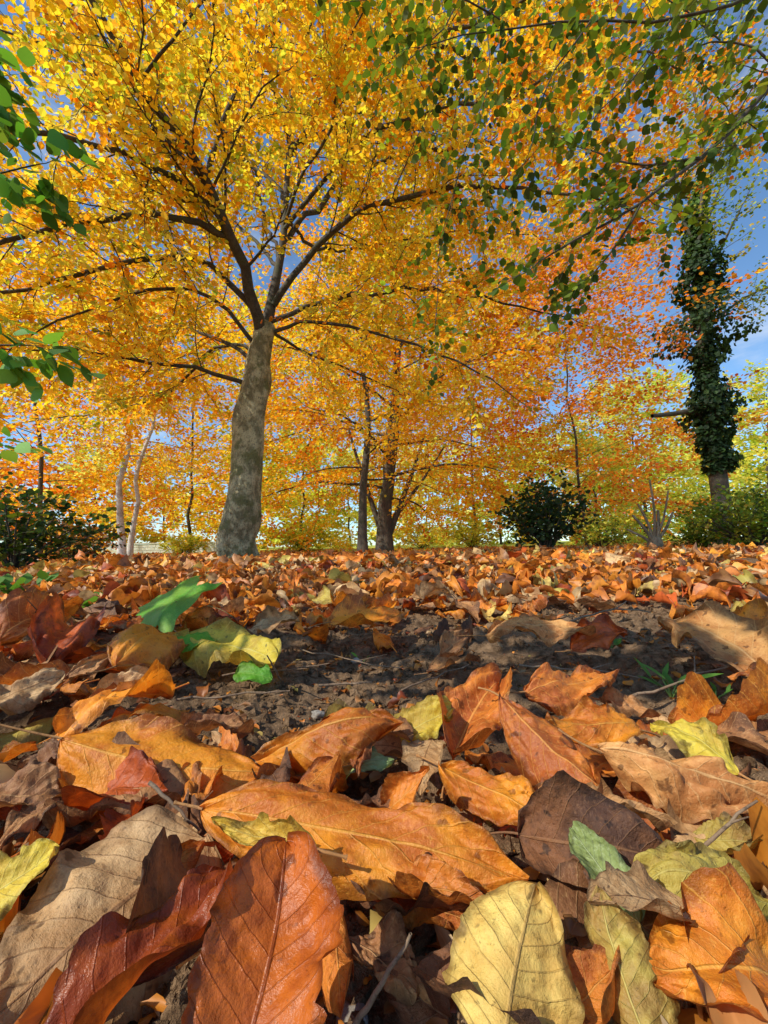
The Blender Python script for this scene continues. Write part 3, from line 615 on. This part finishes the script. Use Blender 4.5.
# ---------------------------------------------------------------- trees
YEL = np.array([[0.90, 0.61, 0.03], [0.88, 0.53, 0.025], [0.82, 0.42, 0.02], [0.90, 0.70, 0.06], [0.72, 0.64, 0.07], [0.92, 0.64, 0.05]])
ORA = np.array([[0.82, 0.35, 0.02], [0.78, 0.28, 0.015], [0.86, 0.46, 0.025], [0.62, 0.20, 0.015], [0.86, 0.56, 0.04]])
COP = np.array([[0.76, 0.27, 0.025], [0.84, 0.39, 0.035], [0.62, 0.17, 0.02], [0.86, 0.48, 0.05], [0.68, 0.26, 0.05]])
YGR = np.array([[0.66, 0.64, 0.08], [0.54, 0.60, 0.07], [0.84, 0.76, 0.11], [0.38, 0.46, 0.05]])
PALE = np.array([[0.90, 0.82, 0.24], [0.76, 0.78, 0.20], [0.90, 0.76, 0.20], [0.64, 0.70, 0.18]])
GRN = np.array([[0.085, 0.14, 0.012], [0.12, 0.185, 0.014], [0.05, 0.095, 0.010], [0.18, 0.24, 0.02]])
DKG = np.array([[0.022, 0.05, 0.014], [0.03, 0.07, 0.02], [0.04, 0.08, 0.02]])
def rot_axis(v, ax, a):
    c, s = math.cos(a), math.sin(a); return v * c + np.cross(ax, v) * s + ax * (v @ ax) * (1 - c)
def resample(pts, n):
    pts = np.asarray(pts, float); m = len(pts); t = np.linspace(0, m - 1, n); out = []
    for q in t:
        i = min(int(q), m - 2); f = q - i; p0 = pts[max(i - 1, 0)]; p1 = pts[i]; p2 = pts[i + 1]; p3 = pts[min(i + 2, m - 1)]
        out.append(0.5 * ((2 * p1) + (-p0 + p2) * f + (2 * p0 - 5 * p1 + 4 * p2 - p3) * f * f + (-p0 + 3 * p1 - 3 * p2 + p3) * f ** 3))
    return np.array(out)
def inview(p, m=200):
    q = Rn.T @ (p - np.array(CAM))
    if q[2] > -0.2: return False
    X = q[0] / -q[2] * FPX + 384; Yp = 512 - q[1] / -q[2] * FPX
    return -m < X < 768 + m and -m < Yp < 1150
def twigleaves(Lv, pts, d, sp, colr):
    ln = np.linalg.norm(pts[-1] - pts[0]); n = max(3, int(ln / sp['leafgap'])); n0 = n
    fill = sp.get('fill', 0); n = int(n * (1 + fill))
    t = np.concatenate([np.linspace(.1, 1, n0), rs.rand(n - n0)]) + (rs.rand(n) - .5) * .05
    seg = np.clip(t, 0, .999) * (len(pts) - 1); i = seg.astype(int); f = (seg - i)[:, None]; p = pts[i] * (1 - f) + pts[i + 1] * f
    if n > n0: p[n0:] += rs.randn(n - n0, 3) * sp['spread'] * np.array([1, 1, .45])
    dd = nrm(d); side = nrm(np.cross(dd, [0, 0, 1.0])); sg = np.where(np.arange(n) % 2 == 0, 1, -1)[:, None]
    a = dd * 0.7 + side * sg * 0.8 + rs.randn(n, 3) * .3 + np.array([0, 0, -sp.get('hang', .15)])
    nn = np.array([0, 0, 1.0]) + rs.randn(n, 3) * sp.get('flop', .45)
    sz = sp['leaf'] * (0.65 + 0.6 * rs.rand(n)); c = colr[None] * (0.74 + 0.5 * rs.rand(n, 1)) * (1 + 0.12 * rs.randn(n, 3))
    Lv.add(p, a, nn, sz, np.clip(c, .005, .92))
def sub(T, Lv, p, d, ln, r, lev, sp, colf):
    if not sp.get('all') and not inview(p): return
    ns = 6 if lev == 1 else 4; pts = [p]; d = nrm(d)
    for k in range(ns):
        d = nrm(d + rs.randn(3) * sp['wander'] + np.array([0, 0, sp['rise'] if lev == 1 else sp['rise'] * .3]))
        p = p + d * ln / ns; pts.append(p)
    pts = np.array(pts); rad = np.linspace(r, r * .35, ns + 1)
    if lev == 1 or not sp.get('notwig'): T.add(pts, rad, 5 if lev == 1 else 3)
    if lev == 2:
        twigleaves(Lv, pts, pts[-1] - pts[0], sp, colf(pts[0])); return
    n = max(3, int(ln / sp['gap2'])); up = nrm(np.array([0, 0, 1.0]) + rs.randn(3) * .35)
    for k in range(n):
        t = .12 + .88 * (k + rnd.random() * .5) / n; q = t * ns; i = min(int(q), ns - 1); f = q - i
        pp = pts[i] * (1 - f) + pts[i + 1] * f; dd = nrm(pts[i + 1] - pts[i])
        nd = rot_axis(dd, up, (1 if k % 2 else -1) * rnd.uniform(.45, 1.1)) + rs.randn(3) * .15
        sub(T, Lv, pp, nd, sp['len2'] * rnd.uniform(.6, 1.25) * (1.15 - .5 * t), r * .4, 2, sp, colf)
    sub(T, Lv, pts[-1], d, sp['len2'] * .8, r * .35, 2, sp, colf)
def limb(T, Lv, pts, r0, r1, sp, colf, k=8, start=.2, bare=False):
    pts = np.asarray(pts, float); tot = np.sum(np.linalg.norm(np.diff(pts, axis=0), axis=1))
    n = max(8, int(tot / .25 / sp.get('scale', 1))); P = resample(pts, n)
    P[1:-1] += rs.randn(n - 2, 3) * .018 * tot / 4
    T.add(P, np.linspace(r0, r1, n), k, .06)
    if bare: return
    m = int(tot / sp['gap1']); az = rnd.random() * 6
    for q in range(m):
        t = start + (1 - start) * (q + rnd.random() * .6) / m; u = min(t, .999) * (n - 1); i = int(u); p = P[i] + (P[i + 1] - P[i]) * (u - i); d = nrm(P[i + 1] - P[i])
        az += 2.4; A = nrm(np.cross(d, [0.1, 0.2, 1])); B = np.cross(d, A)
        lat = A * math.cos(az) + B * math.sin(az); lat[2] *= .45
        nd = d * rnd.uniform(.3, .9) + nrm(lat) * rnd.uniform(.6, 1.0)
        sub(T, Lv, p, nd, sp['len1'] * rnd.uniform(.6, 1.3) * (1.15 - .45 * t), (r0 + (r1 - r0) * t) * .30, 1, sp, colf)
    sub(T, Lv, P[-1], P[-1] - P[-2], sp['len1'] * .8, r1 * .8, 1, sp, colf)
def pick(pal): return pal[rnd.randrange(len(pal))]

# main beech
def PL(l): return [PT(*q) for q in l]
base = PT(238, 572, 6.0); base[2] = float(ground(base[0], base[1]))
root = empty('beech_tree', base, 'large grey-barked beech with golden crown spreading over the left and centre', 'tree')
T = Tubes(); trunkpts = PL([(234, 575, 6), (239, 540, 6), (246, 470, 6), (253, 400, 6), (262, 345, 6), (266, 322, 6.0)])
P = resample(trunkpts, 44); t = np.linspace(0, 1, 44)
r = np.interp(t, [0, .1, .2, .4, .6, .8, .93, 1], [.31, .28, .265, .24, .215, .18, .15, .08])
T.add(P - base, r, 28, .24)
for a in (0.2, 1.5, 2.9, 4.1, 5.3):
    d = np.array([math.cos(a), math.sin(a), 0]); pp = np.array([d * .14 + [0, 0, .26], d * .24 + [0, 0, .08], d * .34 + [0, 0, .0], d * .44 + [0, 0, -.08]]); T.add(resample(pp, 8), np.interp(np.linspace(0, 1, 8), [0, .4, 1], [.11, .07, .03]), 10, .12)
T.build('trunk', M_BEECH, root)
spM = dict(wander=.13, rise=.0, leafgap=.042, leaf=.077, gap1=.185, gap2=.11, len1=1.25, len2=.42, hang=.2, flop=.5, fill=.65, spread=.09)
def colM(p):
    X, Yp, D = proj(p[None]); X = X[0]
    f = min(max((X - 380) / 300, 0.0), .8) + rnd.uniform(-.2, .12)
    c = pick(ORA) if rnd.random() < f else pick(YEL)
    if rnd.random() < .17: c = pick(YGR)
    return c
T = Tubes(); Lv = Leaves()
T.add(resample(PL([(262, 345, 6), (272, 300, 6.05), (283, 240, 6.2), (288, 160, 6.4), (292, 80, 6.6), (290, 0, 6.8), (286, -120, 7)]), 34), np.interp(np.linspace(0, 1, 34), [0, .15, .4, 1], [.14, .08, .05, .02]), 10, .1)
LIMBS = [
 ([(262, 338, 6), (250, 290, 5.6), (232, 240, 5.1), (208, 185, 4.6), (180, 140, 4.2), (140, 80, 3.8), (95, 10, 3.4), (60, -60, 3.1)], .095, .022),
 ([(232, 240, 5.1), (195, 222, 4.8), (140, 214, 4.5), (80, 222, 4.2), (15, 238, 3.9), (-60, 260, 3.6)], .05, .016),
 ([(206, 182, 4.6), (222, 125, 4.7), (250, 70, 4.6), (275, 20, 4.4), (300, -50, 4.2)], .035, .012),
 ([(222, 215, 4.9), (170, 175, 4.5), (110, 150, 4.0), (30, 130, 3.6), (-50, 120, 3.3)], .045, .014),
 ([(256, 312, 5.8), (205, 262, 5.4), (130, 262, 5.0), (60, 282, 4.6), (-20, 300, 4.3)], .05, .016),
 ([(250, 385, 6), (205, 372, 5.8), (150, 362, 5.4), (90, 352, 5.0), (20, 350, 4.7)], .04, .012),
 ([(252, 360, 6), (190, 328, 6.4), (110, 330, 6.9), (20, 340, 7.4)], .035, .012),
 ([(286, 200, 6.3), (240, 150, 6.6), (190, 100, 7), (130, 80, 7.4), (50, 60, 8)], .04, .013),
 ([(290, 110, 6.5), (235, 45, 6.1), (170, 0, 5.6), (90, -60, 5.2)], .04, .013),
 ([(288, 160, 6.4), (345, 90, 5.9), (425, 40, 5.2), (520, 0, 4.6), (610, -50, 4.1)], .045, .013),
 ([(289, 150, 6.4), (340, 122, 7), (405, 95, 7.5), (490, 75, 8), (580, 80, 8.5)], .04, .013),
 ([(283, 240, 6.2), (340, 182, 6.6), (420, 152, 7), (510, 142, 7.1), (600, 150, 7.3), (660, 175, 7.5)], .05, .014),
 ([(274, 305, 6), (320, 245, 5.8), (370, 208, 5.5), (440, 190, 5.3), (520, 188, 5.0), (600, 200, 4.8)], .055, .014),
 ([(270, 322, 6), (335, 300, 6), (410, 290, 6.1), (490, 300, 6.3), (570, 318, 6.5)], .04, .011),
 ([(266, 335, 6), (305, 322, 5.8), (360, 330, 5.5), (430, 350, 5.3), (490, 378, 5.1)], .032, .010),
 ([(292, 60, 6.7), (330, 0, 6.3), (400, -60, 5.8)], .035, .013),
 ([(288, 170, 6.4), (300, 110, 7.4), (345, 50, 8.2), (420, 10, 9)], .035, .013),
 ([(285, 220, 6.2), (330, 250, 7.2), (400, 240, 8), (470, 230, 8.8), (560, 240, 9.5)], .035, .011),
 ([(280, 270, 6.1), (220, 210, 7.2), (150, 190, 8.2), (60, 190, 9)], .035, .011),
 ([(288, 140, 6.4), (270, 60, 5.6), (300, -20, 4.8), (360, -80, 4.2)], .035, .013),
 ([(255, 345, 6), (215, 300, 5.6), (160, 290, 5.2), (100, 305, 4.8), (40, 330, 4.5)], .035, .010),
 ([(284, 230, 6.2), (350, 150, 5.6), (430, 110, 5.0), (500, 100, 4.5), (570, 60, 4.1)], .04, .012),
 ([(208, 185, 4.6), (150, 120, 4.4), (80, 60, 4.2), (0, 30, 4)], .03, .010),
 ([(140, 80, 3.8), (180, 30, 3.6), (230, -30, 3.4)], .02, .008),
 ([(284, 225, 6.2), (300, 180, 5.6), (330, 130, 5.2), (340, 60, 4.8), (370, 0, 4.4)], .03, .010),
 ([(425, 40, 5.2), (500, 60, 5.4), (580, 40, 5.6), (660, 60, 5.8), (720, 100, 6.0)], .03, .010),
 ([(280, 255, 6.1), (260, 200, 6.8), (250, 120, 7.4), (200, 60, 7.8), (140, 20, 8)], .03, .010),
 ([(258, 352, 6), (220, 345, 6.5), (170, 390, 6.8), (110, 410, 7), (40, 420, 7.2)], .03, .010),
 ([(270, 330, 6.1), (300, 350, 6.8), (350, 370, 7.2), (410, 395, 7.5)], .03, .010),
]
for pts, r0, r1 in LIMBS: limb(T, Lv, PL(pts), r0, r1, spM, colM)
T.build('branches', M_LIMB, root, origin=base); Lv.build('crown', M_FOL, root, origin=base)

def tree(px, Y, h, cr, cb, tr, pal, label, leaf, nl, name='broadleaf_tree', bark=None, lean=(0, 0), group=None, top=1.0, hang=.2, fill=2.0, low=-.15, coarse=1.0, fcull=None, stems=()):
    X = (px - 384) / FPX * Y; z0 = float(ground(X, Y)); b0 = np.array([X, Y, z0 - .05])
    root = empty(name, b0, label, 'tree', group)
    n = 14; t = np.linspace(0, 1, n); P = b0 + np.stack([lean[0] * h * t ** 1.3, lean[1] * h * t, h * top * t], -1); P[2:] += np.cumsum(rs.randn(n - 2, 3) * .010 * h * [1, 1, 0], 0)
    T = Tubes(); T.add(P - b0, np.interp(t, [0, .04, .12, .5, 1], [tr * 1.35, tr * 1.1, tr, tr * .6, tr * .12]), 12, .1)
    for (sx, sh, sr, s0) in stems:
        q = np.array([[sx * .12, 0, s0 - .3], [sx * .45, 0, s0 + sh * .25], [sx * .8, .1, s0 + sh * .6], [sx * 1.15, 0, s0 + sh]]); T.add(resample(q, 10), np.linspace(sr, sr * .3, 10), 9, .1)
    T.build('trunk', bark or M_DARK, root)
    T = Tubes(); Lv = Leaves(); S = cr / 5.0
    sp = dict(wander=.14, rise=.0, leafgap=leaf * .8, leaf=leaf, gap1=.50 * S * coarse, gap2=.28 * S * coarse, len1=2.0 * S, len2=.85 * S, hang=hang, flop=.55, scale=2, fill=fill, spread=.24 * S, notwig=(Y > 20))
    az = rnd.random() * 6
    for k in range(nl):
        f = cb / h + (1 - cb / h) * (k + .5) / nl; u = f * (n - 1); i = min(int(u), n - 2); p = P[i] + (P[i + 1] - P[i]) * (u - i)
        az += 2.4; q = (k + .5) / nl; ln = cr * (math.sin(math.pi * min(.22 + .78 * q, 1)) ** .6) * rnd.uniform(.8, 1.1); e = low + (.9 - low) * q
        d = np.array([math.cos(az) * math.cos(e), math.sin(az) * math.cos(e), math.sin(e)])
        ps = [p, p + d * ln * .33 + [0, 0, .06 * ln], p + d * ln * .66 + [0, 0, .08 * ln], p + d * ln]
        limb(T, Lv, ps, tr * .24 * (1.1 - q * .7), tr * .05, sp, (lambda _p: pick(pal)), 6, .25)
    T.build('branches', bark if bark is M_BIRCH else M_LIMB, root, origin=b0); Lv.build('crown', M_FOL, root, origin=b0, wide=1.1, fcull=fcull)
    return root
OY = np.concatenate([ORA[[0, 2, 4]], YEL])
tree(362, 13, 10.5, 4.0, 2.4, .15, OY, 'slim-trunked golden beech just right of the big beech', .105, 20, 'beech_tree', fill=1.7)
tree(384, 17, 14, 6.0, 2.2, .32, np.concatenate([ORA, YEL[:4]]), 'dark many-stemmed orange beech behind the slim golden one', .14, 26, 'beech_tree', fill=1.8, stems=((1.6, 4.0, .16, 1.2), (-1.3, 4.2, .14, 1.4), (.7, 4.6, .15, 1.8), (2.4, 3.2, .10, 1.6)))
tree(585, 19, 14.0, 6.0, 2.0, .075, COP, 'copper-orange tree right of centre against the blue sky', .15, 28, 'beech_tree', fill=1.9)
tree(40, 16, 13, 6.0, 1.8, .09, np.concatenate([COP, ORA, YEL[:3]]), 'orange-brown tree at the left edge behind the birches', .14, 24, 'beech_tree', fill=1.7)
tree(190, 23, 15, 7.0, 1.4, .09, np.concatenate([YEL, ORA[:2], YGR[:2]]), 'golden tree standing far behind the big beech trunk', .20, 23, 'beech_tree', fill=2.0)
tree(475, 26, 15, 7.0, 1.2, .09, np.concatenate([ORA[[2, 4]], YEL, YGR]), 'yellow-orange tree far back right of centre', .21, 25, 'beech_tree', fill=2.0)
tree(300, 27, 15, 7.0, 1.2, .09, np.concatenate([YEL, YGR]), 'amber tree far back between the big beech and the dark trunk', .21, 22, 'beech_tree', fill=2.0)
tree(645, 32, 12, 5.5, .8, .15, np.concatenate([YGR, PALE]), 'yellow-green tree in the distance left of the ivy trunk', .26, 24, fill=2.5)
tree(598, 29, 7.5, 3.4, .6, .10, PALE, 'small pale tree in the distance right of the dark evergreen bush', .22, 18, fill=2.5)
tree(775, 34, 13, 5.5, 1.0, .15, np.concatenate([PALE, YGR]), 'pale green tree at the far right edge behind the shrub', .27, 24, fill=2.0)
far = [(-30, 44, 10, COP, 'far copper tree low at the left edge of the view'), (45, 42, 9, ORA, 'far orange tree low behind the bramble bush'), (95, 44, 10, PALE, 'far pale yellow tree seen low behind the birches'), (165, 46, 10, YEL, 'far golden tree low between birches and big beech trunk'), (300, 42, 10, YGR, 'far yellow-green tree low right of the big beech trunk'),
        (350, 46, 10, PALE, 'far yellow tree low just left of the dark trunk'), (425, 42, 10, PALE, 'far bright yellow tree low right of the dark trunk'), (500, 44, 10, YGR, 'far yellow-green tree low left of the dark evergreen bush'), (545, 46, 11, PALE, 'far pale gold tree above the dark evergreen bush'), (620, 50, 10, YGR, 'far pale green tree low above the cut stump'), (690, 48, 10, PALE, 'far pale tree just left of the ivy trunk'), (240, 46, 10, YEL, 'far yellow tree directly behind the big beech trunk'), (735, 46, 10, YGR, 'far yellow-green tree right of the ivy trunk')]
for k, (px, Y, h, pal, lab) in enumerate(far):
    tree(px, Y, h, 5.6, .3, .12, pal, lab, .42, 15, 'distant_tree', fill=2.6, coarse=1.25, low=-.08)
tree(122, 14, 8.5, 2.2, 3.4, .12, np.concatenate([YEL, PALE]), 'white-barked birch with upright trunk at left', .10, 12, 'birch_tree', M_BIRCH, hang=.5, fill=.6)
tree(130, 14.5, 9, 2.4, 4.0, .09, np.concatenate([YEL, ORA]), 'thin white birch leaning right beside the upright birch', .10, 10, 'birch_tree', M_BIRCH, lean=(.12, 0), hang=.5, fill=.6)

# ivy-clad tree on the right
Yi = 13.0; bi = PT(722, 520, Yi); bi[2] = float(ground(bi[0], bi[1])) - .05
root = empty('ivy_covered_tree', bi, 'tall tree at right with its trunk wrapped in dark ivy', 'tree')
tp = PL([(727, 555, Yi), (720, 490, Yi), (712, 430, Yi), (706, 370, Yi), (702, 300, Yi), (696, 240, Yi), (700, 180, Yi), (705, 100, Yi)]); tp[0] = bi
T = Tubes(); P = resample(tp, 24); T.add(P - bi, np.interp(np.linspace(0, 1, 24), [0, .05, .3, .7, 1], [.34, .28, .24, .13, .05]), 14, .1)
T.add(resample([P[7] - bi, PT(692, 412, Yi) - bi, PT(672, 414, Yi - .3) - bi, PT(652, 416, Yi - .6) - bi], 12), np.linspace(.12, .06, 12), 8, .1)
T.build('trunk', M_LIMB, root)
T = Tubes(); Lv = Leaves(); spI = dict(wander=.15, rise=.0, leafgap=.12, leaf=.11, gap1=.34, gap2=.26, len1=1.2, len2=.6, hang=.3, flop=.6, fill=1.7, spread=.15)
for l in ([(702, 300, Yi), (720, 250, Yi - .5), (740, 210, Yi - 1)], [(698, 250, Yi), (680, 210, Yi), (668, 170, Yi)], [(700, 200, Yi), (720, 160, Yi), (745, 120, Yi)], [(704, 140, Yi), (690, 80, Yi), (680, 30, Yi)], [(706, 330, Yi), (740, 300, Yi + 1), (775, 285, Yi + 1)], [(705, 120, Yi), (730, 60, Yi), (745, 0, Yi)], [(700, 220, Yi - .4), (705, 160, Yi - .5), (700, 120, Yi - .5)], [(698, 240, Yi - .3), (712, 210, Yi - .6), (722, 180, Yi - .6)]):
    limb(T, Lv, PL(l), .06, .02, spI, lambda p: pick(np.concatenate([YGR * .8, YGR * .6, GRN * 1.5])))
T.build('branches', M_DARK, root, origin=bi); Lv.build('crown', M_FOL, root, origin=bi)
n = 12000; t = rs.rand(n) * .66 + .19; i = np.clip(t * 23, 0, 22.99); i0 = i.astype(int); f = (i - i0)[:, None]; pc = P[i0] * (1 - f) + P[i0 + 1] * f
a = rs.rand(n) * 6.283; lump = 1 + 3.0 * vn(pc[:, 2] * 1.1 + 4, np.cos(a) * 1.2 + 3) + 2.4 * vn(pc[:, 2] * 2.7, np.sin(a) * 2)
env = np.interp(t, [.12, .22, .29, .38, .50, .60, .75, .92], [.27, .28, .36, .68, .84, .44, .26, .16])
rr_ = env * (0.55 + .45 * rs.rand(n) ** .5) * np.maximum(lump, .4) * .82
dr = np.stack([np.cos(a), np.sin(a), np.zeros(n)], -1); pos = pc + dr * np.maximum(rr_, .24 * (t < .3))[:, None] + rs.randn(n, 3) * .07
Lv = Leaves(); ax = dr * .4 + rs.randn(n, 3) * .5 + np.array([0, 0, -.7])
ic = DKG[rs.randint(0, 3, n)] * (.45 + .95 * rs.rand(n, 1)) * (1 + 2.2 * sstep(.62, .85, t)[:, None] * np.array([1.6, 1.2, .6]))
Lv.add(pos, ax, dr + rs.randn(n, 3) * .4 + [0, 0, .4], .12 * (.6 + .8 * rs.rand(n)), ic)
iv = Lv.build('climbing_ivy', M_GREENFOL, None, wide=1.5); tag(iv, 'dense dark green ivy sheathing the tall trunk at right', 'ivy')

# green-leaved boughs overhanging from the top right
spG = dict(wander=.13, rise=-.01, leafgap=.040, leaf=.060, gap1=.13, gap2=.09, len1=.46, len2=.22, hang=.2, flop=.45)
spH = dict(spG); spH.update(gap1=.19, len1=.36, leaf=.054)
def bough(lists, label, r0, sp=spG, pal=GRN, name='overhanging_bough'):
    b0 = PT(*lists[0][0]); root = empty(name, b0, label, 'branch'); T = Tubes(); Lv = Leaves()
    for k, l in enumerate(lists): limb(T, Lv, PL(l), r0 * (1 if k == 0 else .5), r0 * .25, sp, lambda p: pick(pal) * rnd.uniform(.7, 1.5), 8, .08)
    T.build('branch', M_LIMB, root, origin=b0); Lv.build('leaves', M_GREENFOL, root, origin=b0, wide=1.3, near=True)
bough([[(800, 55, 2.5), (768, 88, 2.5), (730, 130, 2.5), (690, 168, 2.45), (640, 205, 2.4), (590, 232, 2.35), (545, 258, 2.3)], [(700, 158, 2.45), (640, 165, 2.6), (590, 150, 2.7)], [(640, 205, 2.4), (620, 240, 2.4), (600, 265, 2.4)]], 'dark bough with green leaves reaching down from the right edge', .020)
bough([[(800, -40, 2.2), (740, 0, 2.2), (670, 20, 2.2), (590, 22, 2.2), (500, 25, 2.2), (430, 45, 2.2)], [(670, 20, 2.2), (640, 70, 2.3), (600, 110, 2.35)], [(590, 22, 2.2), (550, 80, 2.2), (530, 150, 2.3)], [(500, 20, 2.2), (440, -10, 2.1), (380, -5, 2.1)]], 'green-leaved bough running along the top right edge', .012)
bough([[(560, -80, 2.8), (480, -20, 2.8), (430, 40, 2.8), (380, 80, 2.8)], [(480, -20, 2.8), (490, 70, 2.8), (465, 150, 2.8), (450, 215, 2.8)], [(465, 150, 2.8), (440, 250, 2.9), (435, 340, 2.9)]], 'drooping spray of green leaves hanging in the top centre', .009, sp=spH)
bough([[(830, 130, 3.2), (770, 60, 3.2), (720, 40, 3.2), (670, 60, 3.2)], [(770, 60, 3.2), (740, 110, 3.3), (720, 150, 3.3)], [(720, 40, 3.2), (650, -10, 3.1), (560, -30, 3.0)]], 'green-leaved bough in the top right corner behind the dark bough', .014)

# near shrub at the left edge
spS = dict(wander=.12, rise=-.03, leafgap=.064, leaf=.054, gap1=.19, gap2=.12, len1=.13, len2=.08, hang=.5, flop=.5)
NG = np.array([[.11, .28, .03], [.07, .18, .025], [.18, .38, .045]])
bs = np.array([-1.30, 1.15, 0.0]); root = empty('leafy_shrub', bs, 'green-leaved shrub leaning in at the left edge close to the camera, with an unseen limb added for shade', 'shrub'); T = Tubes(); Lv = Leaves()
for l in ([(-120, 560, 1.15), (-90, 400, 1.12), (-60, 280, 1.1), (-30, 190, 1.08), (35, 165, 1.05)], [(-120, 560, 1.15), (-100, 480, 1.1), (-60, 400, 1.05), (-25, 350, 1.0), (22, 345, .98)], [(-120, 560, 1.15), (-80, 320, 1.12), (-70, 180, 1.1), (-60, 110, 1.05), (-20, 85, 1.02)], [(-120, 560, 1.15), (-80, 500, 1.1), (-30, 460, 1.05)]):
    limb(T, Lv, PL(l), .006, .002, spS, lambda p: pick(NG), 7, .74)
spShade = dict(spS); spShade.update(all=True, len1=.16, len2=.09, leaf=.058, gap1=.095, leafgap=.042)
for l in ([bs, (-1.38, .5, .55), (-1.15, .10, .78), (-.72, .06, .82), (-.34, .04, .80)],):  # extra limb out of view, added only to throw dappled shade on the soil
    limb(T, Lv, [np.array(q) for q in l], .009, .003, spShade, lambda p: pick(NG), 7, .5)
T.build('stems', M_LIMB, root, origin=bs); Lv.build('leaves', M_GREENFOL, root, origin=bs, wide=1.15, near=True, cull=None)

# shrubs in the middle distance
def shrub(px, Y, h, wdt, pal, label, leaf, ns, name='shrub', sp_=None, mat=None):
    X = (px - 384) / FPX * Y; b0 = np.array([X, Y, float(ground(X, Y)) - .03]); root = empty(name, b0, label, 'shrub'); T = Tubes(); Lv = Leaves(); S = h
    sp = dict(wander=.2, rise=.03, leafgap=leaf * .6, leaf=leaf, gap1=.12 * S, gap2=.09 * S, len1=.32 * S, len2=.2 * S, hang=.1, flop=.8)
    if sp_: sp.update(sp_)
    for k in range(ns):
        a = k * 2.4 + rnd.random(); q = math.sqrt((k + .5) / ns); e = np.array([math.cos(a) * q * wdt / 2, math.sin(a) * q * wdt / 2, h * (1 - .45 * q * q) * rnd.uniform(.75, 1)])
        limb(T, Lv, [b0, b0 + e * [.35, .35, .45], b0 + e * [.8, .8, .8], b0 + e], .018 * S, .005 * S, sp, lambda p: pick(pal), 5, .15)
    T.build('stems', M_DARK, root, origin=b0); Lv.build('foliage', mat or M_GREENFOL, root, origin=b0, wide=1.1)
shrub(546, 9.0, 1.5, 1.5, DKG, 'dark evergreen bush standing in the leaf litter right of centre', .11, 20, 'evergreen_bush')
shrub(750, 8.0, 1.2, 2.4, np.concatenate([GRN * 1.6, YGR[1:2] * .7]), 'leafy green shrub at the right edge below the ivy trunk', .075, 26)
shrub(700, 9.5, .6, 1.0, GRN * 1.3, 'low green bush between the cut stump and the right shrub', .07, 12)
shrub(15, 3.6, .75, 1.2, np.concatenate([DKG, DKG, GRN * .7]), 'dark tangled bramble bush at the left edge below the birches', .06, 14, 'bramble_bush', dict(wander=.3))
shrub(70, 7.5, .75, 1.6, np.concatenate([DKG, COP * .3]), 'brownish low bush behind the bramble at left', .07, 12)
shrub(185, 20, .9, 2.0, YGR, 'small yellow-green bush in the distance left of the big trunk', .13, 10)
shrub(470, 22, 1.4, 3.2, YGR, 'yellow-green bush in the distance right of the dark trunk', .15, 14, mat=M_FOL)
shrub(600, 16, 1.3, 2.8, np.concatenate([YGR, GRN * 2]), 'light green bush behind the evergreen bush', .12, 16)
shrub(300, 24, 1.4, 3.6, YGR, 'bright yellow-green bush in the distance right of the big trunk', .16, 14, mat=M_FOL)
shrub(420, 27, 1.6, 4.0, PALE, 'pale yellow bush in the distance right of the two dark trunks', .18, 14, mat=M_FOL)

# cut stump with shoots
bs = PT(655, 550, 8.5); bs[2] = float(ground(bs[0], bs[1]))
root = empty('tree_stump', bs, 'old cut stump with bare pale sticks fanning up, left of the right shrub', 'stump')
T = Tubes(); T.add(np.array([[0, 0, -.05], [0, 0, .1], [.02, 0, .2], [.02, 0, .26], [.02, 0, .262]]), [.22, .17, .15, .13, .002], 14, .25); T.build('stump', M_CUT, root)
for k, (dx, dy, dz, r_) in enumerate(((-.42, .0, .75, .045), (-.22, .1, 1.0, .04), (-.02, -.05, 1.5, .035), (.2, .1, .85, .05), (.45, 0, .8, .04), (.32, -.1, 1.25, .03), (-.5, .1, .45, .04), (.1, 0, .6, .05))):
    T = Tubes(); p = np.array([dx, dy, dz]); T.add(resample([p * .1 + [0, 0, .1], p * .5 + [.05, 0, .05], p], 7), np.linspace(r_, r_ * .5, 7), 7, .1); T.build('stick', M_CUT, root)

def boxes(bs_):
    V = []; F = []
    for (x0, y0, z0, x1, y1, z1) in bs_:
        k = len(V); V += [(x0, y0, z0), (x1, y0, z0), (x1, y1, z0), (x0, y1, z0), (x0, y0, z1), (x1, y0, z1), (x1, y1, z1), (x0, y1, z1)]
        F += [(k, k + 3, k + 2, k + 1), (k + 4, k + 5, k + 6, k + 7), (k, k + 1, k + 5, k + 4), (k + 1, k + 2, k + 6, k + 5), (k + 2, k + 3, k + 7, k + 6), (k + 3, k, k + 4, k + 7)]
    return np.array(V), np.array(F)
wz = float(ground(-16, 29)); root = empty('low_wall', (-16, 29, wz), 'low pale stone wall in the distance between the birches and the big trunk', 'wall')
bl = []
for row in range(4):
    x0 = -5 + (row % 2) * .3
    while x0 < 5:
        wd = rnd.uniform(.35, .7); bl.append((x0, rnd.uniform(-.03, .0), row * .22 - .2, x0 + wd - .02, .4, row * .22 + .2 - .2)); x0 += wd
V, F = boxes(bl); mk('stonework', V, F, M_BIRCH, root, smooth=False)
V, F = boxes([(-5.1 + k * 1.0, -.06, .685, -4.12 + k * 1.0, .46, .77) for k in range(10)]); mk('coping', V, F, M_BIRCH, root, smooth=False)
